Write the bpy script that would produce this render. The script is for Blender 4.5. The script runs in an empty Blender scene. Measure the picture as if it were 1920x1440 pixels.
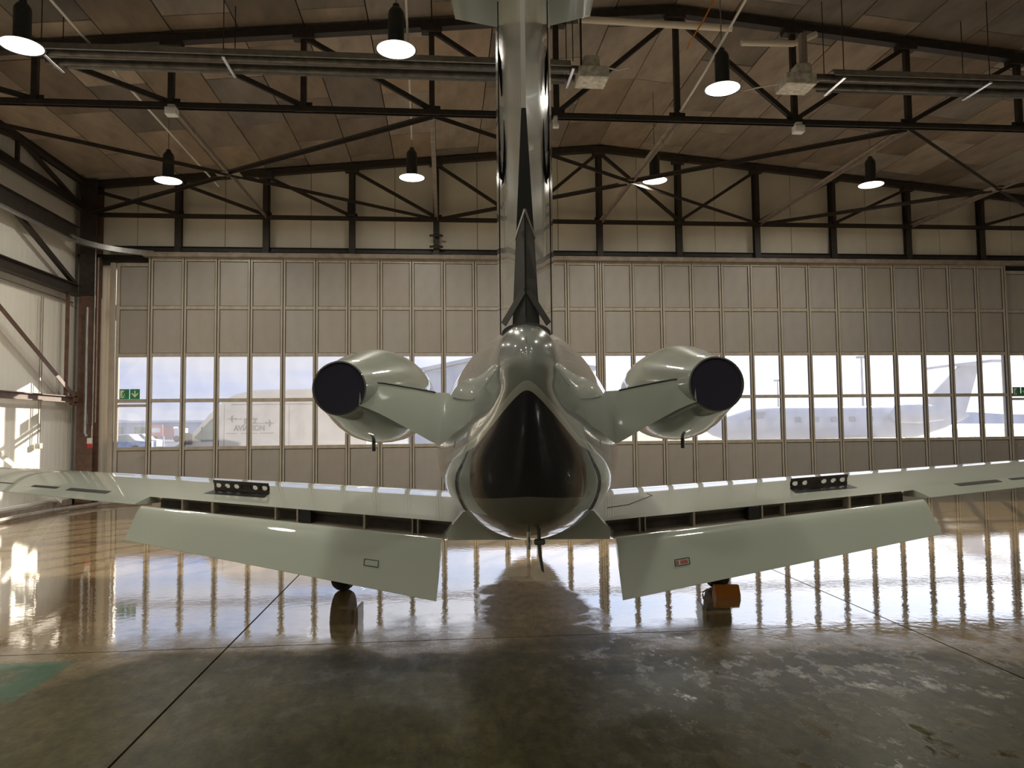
import bpy, math, random
from mathutils import Vector, Matrix
random.seed(7)
SC = bpy.context.scene
COL = SC.collection
R = math.radians

# ------------------------------------------------------------------ camera
F_PX, CAM_H = 1400.0, 1.7
YAW, PITCH, ROLL = R(5.19), R(3.27), R(0.6)
fwd = Vector((math.sin(YAW)*math.cos(PITCH), math.cos(YAW)*math.cos(PITCH), math.sin(PITCH)))
rgt = fwd.cross(Vector((0, 0, 1))).normalized()
upv = rgt.cross(fwd)
c_, s_ = math.cos(ROLL), math.sin(ROLL)
rgt2, upv2 = rgt*c_ - upv*s_, rgt*s_ + upv*c_
cam_d = bpy.data.cameras.new('camera')
cam_d.sensor_width = 36.0
cam_d.lens = F_PX/1920*36.0
cam_d.clip_end = 3000
cam = bpy.data.objects.new('camera', cam_d)
COL.objects.link(cam)
M = Matrix((rgt2, upv2, -fwd)).transposed().to_4x4()
M.translation = (0, 0, CAM_H)
cam.matrix_world = M
SC.camera = cam

# ------------------------------------------------------------------ exposure, world, sun
SC.view_settings.view_transform = 'Standard'
SC.view_settings.look = 'None'
SC.view_settings.gamma = 1.0
SC.view_settings.exposure = 0.0
SC.view_settings.use_curve_mapping = False

SUN_AZ, SUN_EL = R(33), R(17.2)          # azimuth to the right of the hangar axis
sun_dir = Vector((math.sin(SUN_AZ)*math.cos(SUN_EL), math.cos(SUN_AZ)*math.cos(SUN_EL), math.sin(SUN_EL)))
w = bpy.data.worlds.new('sky'); SC.world = w
w.use_nodes = True
nt = w.node_tree; nt.nodes.clear()
N = nt.nodes.new; LK = nt.links.new
out = N('ShaderNodeOutputWorld'); bg = N('ShaderNodeBackground')
tc = N('ShaderNodeTexCoord')
sep = N('ShaderNodeSeparateXYZ'); LK(tc.outputs['Generated'], sep.inputs[0])
ramp = N('ShaderNodeValToRGB'); LK(sep.outputs['Z'], ramp.inputs[0])
el = ramp.color_ramp.elements
el[0].position = 0.0; el[0].color = (.56, .62, .85, 1)
el[1].position = 1.0; el[1].color = (.16, .30, .68, 1)
e = ramp.color_ramp.elements.new(.07); e.color = (.46, .56, .92, 1)
e = ramp.color_ramp.elements.new(.16); e.color = (.20, .45, .95, 1)
mp = N('ShaderNodeMapping'); mp.inputs['Scale'].default_value = (2.2, 2.2, 16)
LK(tc.outputs['Generated'], mp.inputs[0])
nz = N('ShaderNodeTexNoise'); nz.inputs['Scale'].default_value = 1.6; nz.inputs['Detail'].default_value = 7
nz.inputs['Roughness'].default_value = .55
LK(mp.outputs[0], nz.inputs['Vector'])
cr = N('ShaderNodeValToRGB'); LK(nz.outputs['Fac'], cr.inputs[0])
cr.color_ramp.elements[0].position = .38; cr.color_ramp.elements[0].color = (0, 0, 0, 1)
cr.color_ramp.elements[1].position = .62; cr.color_ramp.elements[1].color = (1, 1, 1, 1)
mx = N('ShaderNodeMix'); mx.data_type = 'RGBA'
LK(cr.outputs[0], mx.inputs['Factor']); LK(ramp.outputs[0], mx.inputs['A'])
mx.inputs['B'].default_value = (.74, .75, .88, 1)
dt = N('ShaderNodeVectorMath'); dt.operation = 'DOT_PRODUCT'
LK(tc.outputs['Generated'], dt.inputs[0]); dt.inputs[1].default_value = sun_dir
mr = N('ShaderNodeMapRange'); mr.inputs['From Min'].default_value = .70; mr.inputs['From Max'].default_value = 1.0
mr.inputs['To Min'].default_value = 0.0; mr.inputs['To Max'].default_value = 1.0
LK(dt.outputs['Value'], mr.inputs['Value'])
pw = N('ShaderNodeMath'); pw.operation = 'POWER'; LK(mr.outputs[0], pw.inputs[0]); pw.inputs[1].default_value = 1.6
glow = N('ShaderNodeMix'); glow.data_type = 'RGBA'; glow.blend_type = 'ADD'
glow.inputs['Factor'].default_value = 1.0
gs = N('ShaderNodeVectorMath'); gs.operation = 'SCALE'; gs.inputs[0].default_value = (1.5, 1.48, 1.5)
LK(pw.outputs[0], gs.inputs['Scale'])
LK(mx.outputs['Result'], glow.inputs['A']); LK(gs.outputs[0], glow.inputs['B'])
LK(glow.outputs['Result'], bg.inputs['Color'])
bg.inputs['Strength'].default_value = .90
LK(bg.outputs[0], out.inputs[0])

sd = bpy.data.lights.new('sun', 'SUN'); sd.energy = 12.0; sd.angle = R(.8); sd.color = (1, .88, .70)
so = bpy.data.objects.new('sun', sd); COL.objects.link(so)
so.rotation_euler = sun_dir.to_track_quat('Z', 'Y').to_euler()
so.location = (20, 30, 20)

LAMP_POWER = 75.0
LAMP_COL = (1.0, .95, .82)

# ------------------------------------------------------------------ helpers
def ray(px, py):
    return rgt2*((px-960)/F_PX) - upv2*((py-720)/F_PX) + fwd
def atY(px, py, Y):
    d = ray(px, py); return Vector((0, 0, CAM_H)) + d*(Y/d.y)
def atX(px, py, X):
    d = ray(px, py); return Vector((0, 0, CAM_H)) + d*(X/d.x)

class MB:
    def __init__(s): s.v = []; s.f = []
    def add(s, vs, fs):
        b = len(s.v); s.v += [tuple(v) for v in vs]; s.f += [tuple(i+b for i in f) for f in fs]; return s
    def box(s, x0, x1, y0, y1, z0, z1):
        vs = [(x, y, z) for z in (z0, z1) for y in (y0, y1) for x in (x0, x1)]
        return s.add(vs, [(0, 2, 3, 1), (4, 5, 7, 6), (0, 1, 5, 4), (2, 6, 7, 3), (0, 4, 6, 2), (1, 3, 7, 5)])
    def bbox(s, x0, x1, y0, y1, z0, z1, b):          # box with its edges chamfered
        vs = []; fs = []
        cx, cy, cz = (x0+x1)/2, (y0+y1)/2, (z0+z1)/2
        hx, hy, hz = (x1-x0)/2, (y1-y0)/2, (z1-z0)/2
        idx = {}
        for sx in (-1, 1):
            for sy in (-1, 1):
                for sz in (-1, 1):
                    for a in range(3):
                        p = [sx*(hx-b), sy*(hy-b), sz*(hz-b)]
                        p[a] = (sx*hx, sy*hy, sz*hz)[a]
                        idx[sx, sy, sz, a] = len(vs); vs.append((cx+p[0], cy+p[1], cz+p[2]))
        for sgn in (-1, 1):
            q = [(-1, -1), (1, -1), (1, 1), (-1, 1)]
            fx = [idx[sgn, a, c, 0] for a, c in q]; fy = [idx[a, sgn, c, 1] for a, c in q]; fz = [idx[a, c, sgn, 2] for a, c in q]
            fs += [fx if sgn > 0 else fx[::-1], fy[::-1] if sgn > 0 else fy, fz if sgn > 0 else fz[::-1]]
        for i in (-1, 1):
            for j in (-1, 1):
                fs.append([idx[i, j, -1, 0], idx[i, j, 1, 0], idx[i, j, 1, 1], idx[i, j, -1, 1]])
                fs.append([idx[i, -1, j, 0], idx[i, 1, j, 0], idx[i, 1, j, 2], idx[i, -1, j, 2]])
                fs.append([idx[-1, i, j, 1], idx[1, i, j, 1], idx[1, i, j, 2], idx[-1, i, j, 2]])
                for k in (-1, 1):
                    fs.append([idx[i, j, k, 0], idx[i, j, k, 1], idx[i, j, k, 2]])
        return s.add(vs, fs)
    def beam(s, p0, p1, wd, h, up=(0, 0, 1)):         # rectangular bar
        p0, p1 = Vector(p0), Vector(p1); d = (p1-p0).normalized(); up = Vector(up)
        if abs(d.dot(up)) > .98: up = Vector((0, 1, 0))
        a = d.cross(up).normalized(); b = a.cross(d)
        vs = []
        for p in (p0, p1):
            for i, j in ((-1, -1), (1, -1), (1, 1), (-1, 1)):
                vs.append(p + a*(i*wd/2) + b*(j*h/2))
        return s.add(vs, [(0, 1, 2, 3), (7, 6, 5, 4), (0, 4, 5, 1), (1, 5, 6, 2), (2, 6, 7, 3), (3, 7, 4, 0)])
    def ibeam(s, p0, p1, wd, h, t=.015, up=(0, 0, 1)):
        p0, p1 = Vector(p0), Vector(p1); d = (p1-p0).normalized(); u = Vector(up)
        if abs(d.dot(u)) > .98: u = Vector((0, 1, 0))
        a = d.cross(u).normalized(); b = a.cross(d)
        s.beam(p0+b*(h/2-t/2), p1+b*(h/2-t/2), wd, t, up); s.beam(p0-b*(h/2-t/2), p1-b*(h/2-t/2), wd, t, up)
        return s.beam(p0, p1, t, h-2*t, up)
    def angle(s, p0, p1, wd, up=(0, 0, 1), t=.012):   # L-section
        p0, p1 = Vector(p0), Vector(p1); d = (p1-p0).normalized(); u = Vector(up)
        if abs(d.dot(u)) > .98: u = Vector((0, 1, 0))
        a = d.cross(u).normalized(); b = a.cross(d)
        s.beam(p0+b*(wd/2), p1+b*(wd/2), wd, t, up)
        return s.beam(p0+a*(wd/2-t/2), p1+a*(wd/2-t/2), t, wd, up)
    def tube(s, pts, r, n=8, caps=True):
        pts = [Vector(p) for p in pts]; rings = []
        prev = None
        for i, p in enumerate(pts):
            d = (pts[min(i+1, len(pts)-1)] - pts[max(i-1, 0)]).normalized()
            if prev is None:
                u = Vector((0, 0, 1)) if abs(d.z) < .9 else Vector((0, 1, 0))
                a = d.cross(u).normalized()
            else:
                a = (prev - d*prev.dot(d)).normalized()
            prev = a; b = d.cross(a)
            rr = r[i] if isinstance(r, (list, tuple)) else r
            rings.append([p + (a*math.cos(2*math.pi*k/n) + b*math.sin(2*math.pi*k/n))*rr for k in range(n)])
        return s.loft(rings, True, caps)
    def loft(s, rings, closed=True, caps=True):
        n = len(rings[0]); vs = [v for r in rings for v in r]; fs = []
        for i in range(len(rings)-1):
            for k in range(n if closed else n-1):
                k2 = (k+1) % n
                fs.append((i*n+k, i*n+k2, (i+1)*n+k2, (i+1)*n+k))
        if caps and closed:
            fs.append(tuple(range(n))[::-1]); fs.append(tuple((len(rings)-1)*n+k for k in range(n)))
        return s.add(vs, fs)
    def lathe(s, prof, c, axis='z', n=32, caps=False):   # prof: (radius, height)
        rings = []
        for r, h in prof:
            ring = []
            for k in range(n):
                a = 2*math.pi*k/n
                if axis == 'z': p = (c[0]+r*math.cos(a), c[1]+r*math.sin(a), c[2]+h)
                elif axis == 'y': p = (c[0]+r*math.cos(a), c[1]+h, c[2]+r*math.sin(a))
                else: p = (c[0]+h, c[1]+r*math.cos(a), c[2]+r*math.sin(a))
                ring.append(p)
            rings.append(ring)
        return s.loft(rings, True, caps)
    def prism(s, poly, y0, y1, axis='y'):              # poly in (x, z) pulled along y, or (x,y) along z, (y,z) along x
        n = len(poly); vs = []
        for h in (y0, y1):
            for a, b in poly:
                vs.append((a, h, b) if axis == 'y' else (a, b, h) if axis == 'z' else (h, a, b))
        fs = [tuple(range(n)), tuple(range(2*n-1, n-1, -1))]
        for k in range(n): fs.append((k, n+k, n+(k+1) % n, (k+1) % n))
        return s.add(vs, fs)
    def mesh(s, name, mat, smooth=False, ang=35):
        me = bpy.data.meshes.new(name); me.from_pydata(s.v, [], s.f)
        import bmesh
        bm = bmesh.new(); bm.from_mesh(me); bmesh.ops.recalc_face_normals(bm, faces=bm.faces); bm.to_mesh(me); bm.free()
        if mat: me.materials.append(mat)
        if smooth:
            for p in me.polygons: p.use_smooth = True
            try: me.set_sharp_from_angle(angle=R(ang))
            except Exception: pass
        return me
    def build(s, name, mat, parent=None, smooth=False, ang=35, label=None):
        return link(name, s.mesh(name, mat, smooth, ang), parent, label)

def link(name, me, parent=None, label=None, loc=None):
    o = bpy.data.objects.new(name, me); COL.objects.link(o)
    if parent is not None: o.parent = parent
    if label: o['label'] = label
    if loc is not None: o.location = loc
    return o
def tag(o, label, cat, group=None, kind=None):
    if label: o['label'] = label
    if cat: o['category'] = cat
    if group: o['group'] = group
    if kind: o['kind'] = kind
    return o
def thing(name, label, cat, loc=(0, 0, 0), rz=0, group=None):
    o = bpy.data.objects.new(name, None); COL.objects.link(o)
    o.empty_display_size = .2
    o.location = loc; o.rotation_euler = (0, 0, rz)
    return tag(o, label, cat, group)
def structure(name, mb, mat, label=None, smooth=False):
    o = mb.build(name, mat, None, smooth) if mb else thing(name, None, None)
    o['kind'] = 'structure'
    if label: o['label'] = label
    return o

# ------------------------------------------------------------------ materials
def mat(name, col, rough=.5, metal=0.0, noise=None, coat=0.0, bump=None, spec=.5, emit=None, rand=0.0, dirt=None):
    m = bpy.data.materials.new(name); m.use_nodes = True
    t = m.node_tree; b = t.nodes['Principled BSDF']
    b.inputs['Roughness'].default_value = rough; b.inputs['Metallic'].default_value = metal
    b.inputs['Specular IOR Level'].default_value = spec
    b.inputs['Coat Weight'].default_value = coat; b.inputs['Coat Roughness'].default_value = .03
    b.inputs['Base Color'].default_value = (*col, 1)
    src = None
    if noise or dirt or rand:
        tcn = t.nodes.new('ShaderNodeTexCoord')
        cur = None
        rgb = t.nodes.new('ShaderNodeRGB'); rgb.outputs[0].default_value = (*col, 1); cur = rgb.outputs[0]
        if noise:                                    # (scale, second colour, stretch)
            sc, c2, st = noise
            mpn = t.nodes.new('ShaderNodeMapping'); mpn.inputs['Scale'].default_value = st
            t.links.new(tcn.outputs['Object'], mpn.inputs[0])
            nn = t.nodes.new('ShaderNodeTexNoise'); nn.inputs['Scale'].default_value = sc; nn.inputs['Detail'].default_value = 6
            nn.inputs['Roughness'].default_value = .6
            t.links.new(mpn.outputs[0], nn.inputs['Vector'])
            rp = t.nodes.new('ShaderNodeMapRange'); rp.inputs['From Min'].default_value = .36; rp.inputs['From Max'].default_value = .64
            t.links.new(nn.outputs['Fac'], rp.inputs['Value'])
            mm = t.nodes.new('ShaderNodeMix'); mm.data_type = 'RGBA'
            t.links.new(rp.outputs[0], mm.inputs['Factor']); t.links.new(cur, mm.inputs['A']); mm.inputs['B'].default_value = (*c2, 1)
            cur = mm.outputs['Result']
        if rand:
            oi = t.nodes.new('ShaderNodeObjectInfo')
            hs = t.nodes.new('ShaderNodeHueSaturation')
            r1 = t.nodes.new('ShaderNodeMapRange'); r1.inputs['To Min'].default_value = 1-rand; r1.inputs['To Max'].default_value = 1+rand
            t.links.new(oi.outputs['Random'], r1.inputs['Value']); t.links.new(r1.outputs[0], hs.inputs['Value'])
            ml = t.nodes.new('ShaderNodeMath'); ml.operation = 'MULTIPLY'; ml.inputs[1].default_value = 7.31
            fr = t.nodes.new('ShaderNodeMath'); fr.operation = 'FRACT'
            t.links.new(oi.outputs['Random'], ml.inputs[0]); t.links.new(ml.outputs[0], fr.inputs[0])
            r2 = t.nodes.new('ShaderNodeMapRange'); r2.inputs['To Min'].default_value = .55; r2.inputs['To Max'].default_value = 1.1
            t.links.new(fr.outputs[0], r2.inputs['Value']); t.links.new(r2.outputs[0], hs.inputs['Saturation'])
            t.links.new(cur, hs.inputs['Color']); cur = hs.outputs[0]
        t.links.new(cur, b.inputs['Base Color'])
        if bump:
            bn = t.nodes.new('ShaderNodeBump'); bn.inputs['Strength'].default_value = bump[1]; bn.inputs['Distance'].default_value = .02
            n2 = t.nodes.new('ShaderNodeTexNoise'); n2.inputs['Scale'].default_value = bump[0]; n2.inputs['Detail'].default_value = 4
            t.links.new(tcn.outputs['Object'], n2.inputs['Vector']); t.links.new(n2.outputs['Fac'], bn.inputs['Height'])
            t.links.new(bn.outputs[0], b.inputs['Normal'])
    if emit:
        b.inputs['Emission Color'].default_value = (*emit[0], 1); b.inputs['Emission Strength'].default_value = emit[1]
    return m

STEEL = mat('dark_brown_steel', (.022, .017, .014), .55, noise=(9, (.040, .029, .022), (1, 1, 1)))
STEEL_RED = mat('red_brown_steel', (.10, .055, .038), .5, noise=(7, (.16, .09, .065), (1, 1, 1)))
STEEL_PALE = mat('dusty_pale_steel', (.33, .28, .24), .55, noise=(6, (.22, .18, .15), (1, 1, 1)))
GALV = mat('galvanised_steel', (.42, .42, .41), .38, .75, noise=(8, (.32, .32, .32), (1, 1, 1)))
CHROME = mat('bright_metal', (.75, .75, .75), .2, 1.0)
CLAD = mat('cream_cladding', (.90, .87, .81), .5, noise=(1.2, (.83, .80, .73), (1, 1, .3)))
CLAD_F = mat('beige_cladding', (.84, .78, .67), .55, noise=(1.5, (.76, .70, .60), (1, 1, .4)))
GAP = mat('dark_gap', (.02, .018, .015), .8)
DPANEL = mat('door_panel_paint', (.37, .335, .30), .42, noise=(2.5, (.335, .30, .27), (1, 1, .6)), rand=.05)
DFRAME = mat('door_frame_paint', (.47, .425, .36), .33, noise=(5, (.38, .33, .27), (1, 1, .3)))
BOARD = mat('fibre_board', (.33, .26, .20), .85, noise=(2.2, (.22, .175, .135), (1, .35, 1)), rand=.38, bump=(40, .25))
DECK = mat('roof_deck', (.05, .04, .032), .9)
WHITE_PL = mat('white_plastic', (.72, .70, .66), .4)
BOXGREY = mat('burner_grey', (.80, .76, .68), .45, noise=(12, (.44, .42, .37), (1, 1, 1)))
BLACK = mat('black_paint', (.012, .012, .014), .4)
PVC = mat('cream_pipe', (.85, .76, .66), .45)
RUBBER = mat('rubber', (.018, .018, .02), .6, noise=(15, (.03, .03, .03), (1, 1, 1)))
ORANGE = mat('orange_paint', (.62, .22, .02), .5, noise=(9, (.5, .16, .02), (1, 1, 1)))
RED = mat('red_paint', (.5, .03, .03), .4)
GREEN = mat('green_sign', (.02, .22, .09), .45)
CREAM = mat('cream_pictogram', (.72, .78, .58), .5)
LENS = mat('lamp_lens', (.9, .9, .85), .3, emit=((1.0, .96, .80), 4.0))
LAMPBODY = mat('lamp_housing', (.02, .022, .024), .35, noise=(12, (.03, .032, .032), (1, 1, 1)))

def glass_mat():
    m = bpy.data.materials.new('dusty_window_glass'); m.use_nodes = True
    t = m.node_tree; t.nodes.clear()
    o = t.nodes.new('ShaderNodeOutputMaterial')
    tr = t.nodes.new('ShaderNodeBsdfTransparent'); tr.inputs[0].default_value = (.95, .96, .97, 1)
    tl = t.nodes.new('ShaderNodeBsdfTranslucent'); tl.inputs[0].default_value = (.85, .86, .9, 1)
    gl = t.nodes.new('ShaderNodeBsdfGlossy'); gl.inputs['Roughness'].default_value = .03
    tcn = t.nodes.new('ShaderNodeTexCoord'); nn = t.nodes.new('ShaderNodeTexNoise'); nn.inputs['Scale'].default_value = 2.0
    nn.inputs['Detail'].default_value = 5
    t.links.new(tcn.outputs['Object'], nn.inputs['Vector'])
    mp_ = t.nodes.new('ShaderNodeMapRange'); mp_.inputs['From Min'].default_value = .3; mp_.inputs['From Max'].default_value = .7
    mp_.inputs['To Min'].default_value = .04; mp_.inputs['To Max'].default_value = .07
    t.links.new(nn.outputs['Fac'], mp_.inputs['Value'])
    m1 = t.nodes.new('ShaderNodeMixShader'); t.links.new(mp_.outputs[0], m1.inputs[0])
    t.links.new(tr.outputs[0], m1.inputs[1]); t.links.new(tl.outputs[0], m1.inputs[2])
    m2 = t.nodes.new('ShaderNodeMixShader'); m2.inputs[0].default_value = .05
    t.links.new(m1.outputs[0], m2.inputs[1]); t.links.new(gl.outputs[0], m2.inputs[2])
    t.links.new(m2.outputs[0], o.inputs[0])
    return m
GLASS = glass_mat()

def floor_mat():
    m = bpy.data.materials.new('wet_concrete'); m.use_nodes = True
    t = m.node_tree; b = t.nodes['Principled BSDF']; L = t.links.new; NN = t.nodes.new
    g = NN('ShaderNodeNewGeometry')
    def noise(scale, st, det=5, rough=.55):
        mp_ = NN('ShaderNodeMapping'); mp_.inputs['Scale'].default_value = st; L(g.outputs['Position'], mp_.inputs[0])
        n = NN('ShaderNodeTexNoise'); n.inputs['Scale'].default_value = scale; n.inputs['Detail'].default_value = det
        n.inputs['Roughness'].default_value = rough
        L(mp_.outputs[0], n.inputs['Vector']); return n.outputs['Fac']
    def mr_(v, a, b_, c, d):
        n = NN('ShaderNodeMapRange'); L(v, n.inputs['Value'])
        for k, x in zip(('From Min', 'From Max', 'To Min', 'To Max'), (a, b_, c, d)): n.inputs[k].default_value = x
        return n.outputs[0]
    n1 = noise(.55, (1, 1, 1), 6)
    ramp = NN('ShaderNodeValToRGB'); L(n1, ramp.inputs[0])
    ramp.color_ramp.elements[0].position = .34; ramp.color_ramp.elements[0].color = (.034, .031, .014, 1)
    ramp.color_ramp.elements[1].position = .66; ramp.color_ramp.elements[1].color = (.088, .076, .038, 1)
    e = ramp.color_ramp.elements.new(.5); e.color = (.056, .050, .024, 1)
    n2 = noise(13, (1, .45, 1), 8, .75)
    mm = NN('ShaderNodeMix'); mm.data_type = 'RGBA'; mm.blend_type = 'MULTIPLY'; mm.inputs['Factor'].default_value = .8
    sp = NN('ShaderNodeSeparateXYZ'); L(g.outputs['Position'], sp.inputs[0])
    def math_(op, a, b_):
        n = NN('ShaderNodeMath'); n.operation = op
        for i, x in enumerate((a, b_)):
            if isinstance(x, (int, float)): n.inputs[i].default_value = x
            else: L(x, n.inputs[i])
        return n.outputs[0]
    edge = math_('ADD', sp.outputs['Y'], math_('MULTIPLY', math_('SUBTRACT', noise(.8, (1, 1, 1), 6, .6), .5), 3.2))
    edge = math_('ADD', edge, math_('MULTIPLY', math_('ABSOLUTE', math_('SUBTRACT', sp.outputs['X'], -.5), 0), .10))
    wet = mr_(edge, 5.9, 6.7, 0, 1)
    pale = NN('ShaderNodeMix'); pale.data_type = 'RGBA'; L(mr_(edge, 5.6, 7.2, 0, 1), pale.inputs['Factor'])
    L(ramp.outputs[0], pale.inputs['A']); pale.inputs['B'].default_value = (.44, .325, .20, 1)
    L(pale.outputs['Result'], mm.inputs['A'])
    r2 = NN('ShaderNodeValToRGB'); L(n2, r2.inputs[0])
    r2.color_ramp.elements[0].position = .3; r2.color_ramp.elements[0].color = (.28, .28, .26, 1)
    r2.color_ramp.elements[1].position = .7; r2.color_ramp.elements[1].color = (1.6, 1.55, 1.3, 1)
    L(r2.outputs[0], mm.inputs['B'])
    # faded green walkway paint: x < -2.45 strip near the left, and a patch far right
    wear = mr_(noise(3.0, (1, 1, 1), 5), .42, .55, 0, 1)
    g1 = math_('MULTIPLY', math_('GREATER_THAN', math_('SUBTRACT', math_('MULTIPLY', sp.outputs['X'], -1.0), 2.72), 0), math_('LESS_THAN', math_('ABSOLUTE', math_('SUBTRACT', sp.outputs['Y'], 5.5), 0), .42))
    g2 = math_('MULTIPLY', math_('GREATER_THAN', sp.outputs['X'], 10.2), math_('LESS_THAN', math_('ABSOLUTE', math_('SUBTRACT', sp.outputs['Y'], 16.3), 0), .6))
    gm = math_('MULTIPLY', math_('ADD', g1, g2), math_('ADD', math_('MULTIPLY', wear, .55), .4))
    mg = NN('ShaderNodeMix'); mg.data_type = 'RGBA'; L(gm, mg.inputs['Factor']); L(mm.outputs['Result'], mg.inputs['A'])
    mg.inputs['B'].default_value = (.04, .11, .07, 1)
    L(mg.outputs['Result'], b.inputs['Base Color'])
    n3 = noise(.42, (1, .8, 1), 6, .6)
    rough = mr_(n3, .42, .66, .012, .10)
    spk = mr_(noise(5.5, (1, .6, 1), 8, .72), .52, .62, 0, 1)
    right = mr_(sp.outputs['X'], .5, 2.2, 0, 1)
    film = math_('MAXIMUM', wet, math_('MULTIPLY', spk, math_('ADD', math_('MULTIPLY', right, .75), .12)))
    px_ = math_('DIVIDE', math_('SUBTRACT', sp.outputs['X'], .83), .55); py_ = math_('DIVIDE', math_('SUBTRACT', sp.outputs['Y'], 7.0), 1.5)
    dist = math_('ADD', math_('ADD', math_('MULTIPLY', px_, px_), math_('MULTIPLY', py_, py_)), math_('MULTIPLY', math_('SUBTRACT', noise(2.2, (1, 1, 1), 6, .6), .5), 2.4))
    film = math_('MULTIPLY', film, mr_(dist, .75, 1.15, 0, 1))
    dry = math_('MULTIPLY', math_('SUBTRACT', 1.0, film), .32)
    rough = math_('ADD', rough, dry)
    L(rough, b.inputs['Roughness'])
    L(film, b.inputs['Coat Weight']); L(mr_(film, 0, 1, .12, 1.0), b.inputs['Specular IOR Level'])
    b.inputs['IOR'].default_value = 1.5
    b.inputs['Coat IOR'].default_value = 2.4; b.inputs['Coat Roughness'].default_value = .012
    pass
    # ripples of standing water and small grit
    bn = NN('ShaderNodeBump'); bn.inputs['Strength'].default_value = .05; bn.inputs['Distance'].default_value = .01
    L(noise(11, (1, 1.0, 1), 3, .5), bn.inputs['Height'])
    bn2 = NN('ShaderNodeBump'); bn2.inputs['Strength'].default_value = .10; bn2.inputs['Distance'].default_value = .003
    L(noise(38, (1, 1.0, 1), 4, .6), bn2.inputs['Height']); L(bn.outputs[0], bn2.inputs['Normal'])
    L(mr_(film, 0, 1, .30, .025), bn2.inputs['Strength']); L(mr_(film, 0, 1, .12, .06), bn.inputs['Strength'])
    L(bn2.outputs[0], b.inputs['Normal']); L(bn2.outputs[0], b.inputs['Coat Normal'])
    return m
FLOOR = floor_mat()
JOINT = mat('floor_joint', (.02, .017, .012), .6)

# ------------------------------------------------------------------ hangar shell
XL, XR, YF, YB = -8.75, 16.75, 18.9, -14.0     # inner faces of the hangar walls
RIDGE_X, RIDGE_Z, SLOPE = 4.0, 8.95, .096
def roof_z(x): return RIDGE_Z - abs(x-RIDGE_X)*SLOPE

floor = structure('floor', MB().box(XL-.3, XR+.3, YB-.3, YF+.2, -.35, -.05), JOINT)
JX = [-8.75, -7.13, -1.70, 3.81, 9.30, 14.8, 16.75]
JY = [-14, -9.6, -4.2, 0.9, 6.12, 11.4, 16.7, 19.0]
for i in range(len(JX)-1):
    for j in range(len(JY)-1):
        m_ = MB(); x0, x1, y0, y1 = JX[i]+.008, JX[i+1]-.008, JY[j]+.008, JY[j+1]-.008
        m_.box(x0, x1, y0, y1, -.05, 0.0)
        m_.build('floor_slab', FLOOR, floor)

# ceiling deck and its fibre boards
ceil = MB()
ceil.prism([(XL-.2, roof_z(XL-.2)+.03), (RIDGE_X, RIDGE_Z+.03), (XR+.2, roof_z(XR+.2)+.03),
            (XR+.2, roof_z(XR+.2)+.15), (RIDGE_X, RIDGE_Z+.15), (XL-.2, roof_z(XL-.2)+.15)], YB-.2, YF+.2)
ceiling = structure('ceiling', ceil, DECK)
BW, BL = 1.045, 2.13
for side in (-1, 1):
    bm_ = MB().bbox(.006, BW-.006, .006, BL-.006, -.012, .025, .006)
    bmesh_ = bm_.mesh('ceiling_board', BOARD)
    for i in range(12):
        for j in range(-1, 6):
            y0 = 6.4 + j*BL + (BL/2 if i % 2 else 0)
            if y0 > YF-.2 or y0 < 5.0: continue
            bl = min(BL, YF+.02-y0)
            x = RIDGE_X + side*i*BW
            o = link('ceiling_board', bmesh_, ceiling)
            o.scale = (1, bl/BL, 1)
            o.location = (x, y0 + (bl if side < 0 else 0), roof_z(x)+random.uniform(-.006, .006))
            o.rotation_euler = (0, math.atan(SLOPE), 0) if side > 0 else (0, 0, 0)
            if side < 0: o.rotation_euler = (Matrix.Rotation(math.pi, 4, 'Z') @ Matrix.Rotation(math.atan(SLOPE), 4, 'Y')).to_euler()

# walls
def corr(x, y0, y1, z0, z1, rib=.26, d=.012):       # ribbed sheet along y, facing +x
    m_ = MB(); pts = []
    y = y0
    while y < y1-1e-6:
        pts += [(y, 0), (min(y+rib*.80, y1), 0), (min(y+rib*.86, y1), d), (min(y+rib*.94, y1), d)]; y += rib
    pts.append((y1, 0))
    poly = [(x+dd, yy) for yy, dd in pts] + [(x-.06, y1), (x-.06, y0)]
    return m_.prism(poly, z0, z1, 'z')
wl = structure('wall_left', MB().box(XL-.30, XL-.09, YB, YF+.3, -.05, 7.75), GAP)
y = YF
while y > 3:
    y0 = max(y-1.14, 3)
    corr(XL-.03, y0+.006, y-.006, .12, 7.68, rib=.19, d=.003).build('wall_panel', CLAD, wl)
    y -= 1.14
MB().box(XL-.09, XL-.03, YB, 3-.006, 0, 7.68).build('wall_panel', CLAD, wl)
structure('wall_right', MB().box(XR, XR+.3, YB, YF+.3, -.05, 7.75), CLAD)
structure('wall_back', MB().box(XL-.3, XR+.3, YB-.3, YB, -.05, 8.95), CLAD_F)
wf = MB().prism([(XL-.3, 5.95), (XR+.3, 5.95), (XR+.3, roof_z(XR+.3)), (RIDGE_X, RIDGE_Z), (XL-.3, roof_z(XL-.3))], YF+.03, YF+.2)
wf.box(XL-.3, -8.0, YF+.03, YF+.2, -.05, 5.95); wf.box(15.86, XR+.3, YF+.03, YF+.2, -.05, 5.95)
wf.box(XL-.3, XR+.3, 18.66, YF+.2, 5.90, 5.96); wf.box(XL-.3, -7.06, 18.72, YF+.2, 5.74, 5.95); wf.box(15.0, XR+.3, 18.72, YF+.2, 5.74, 5.95)
wfront = structure('wall_front', wf, GAP)
x = RIDGE_X - 12*1.045
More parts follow.
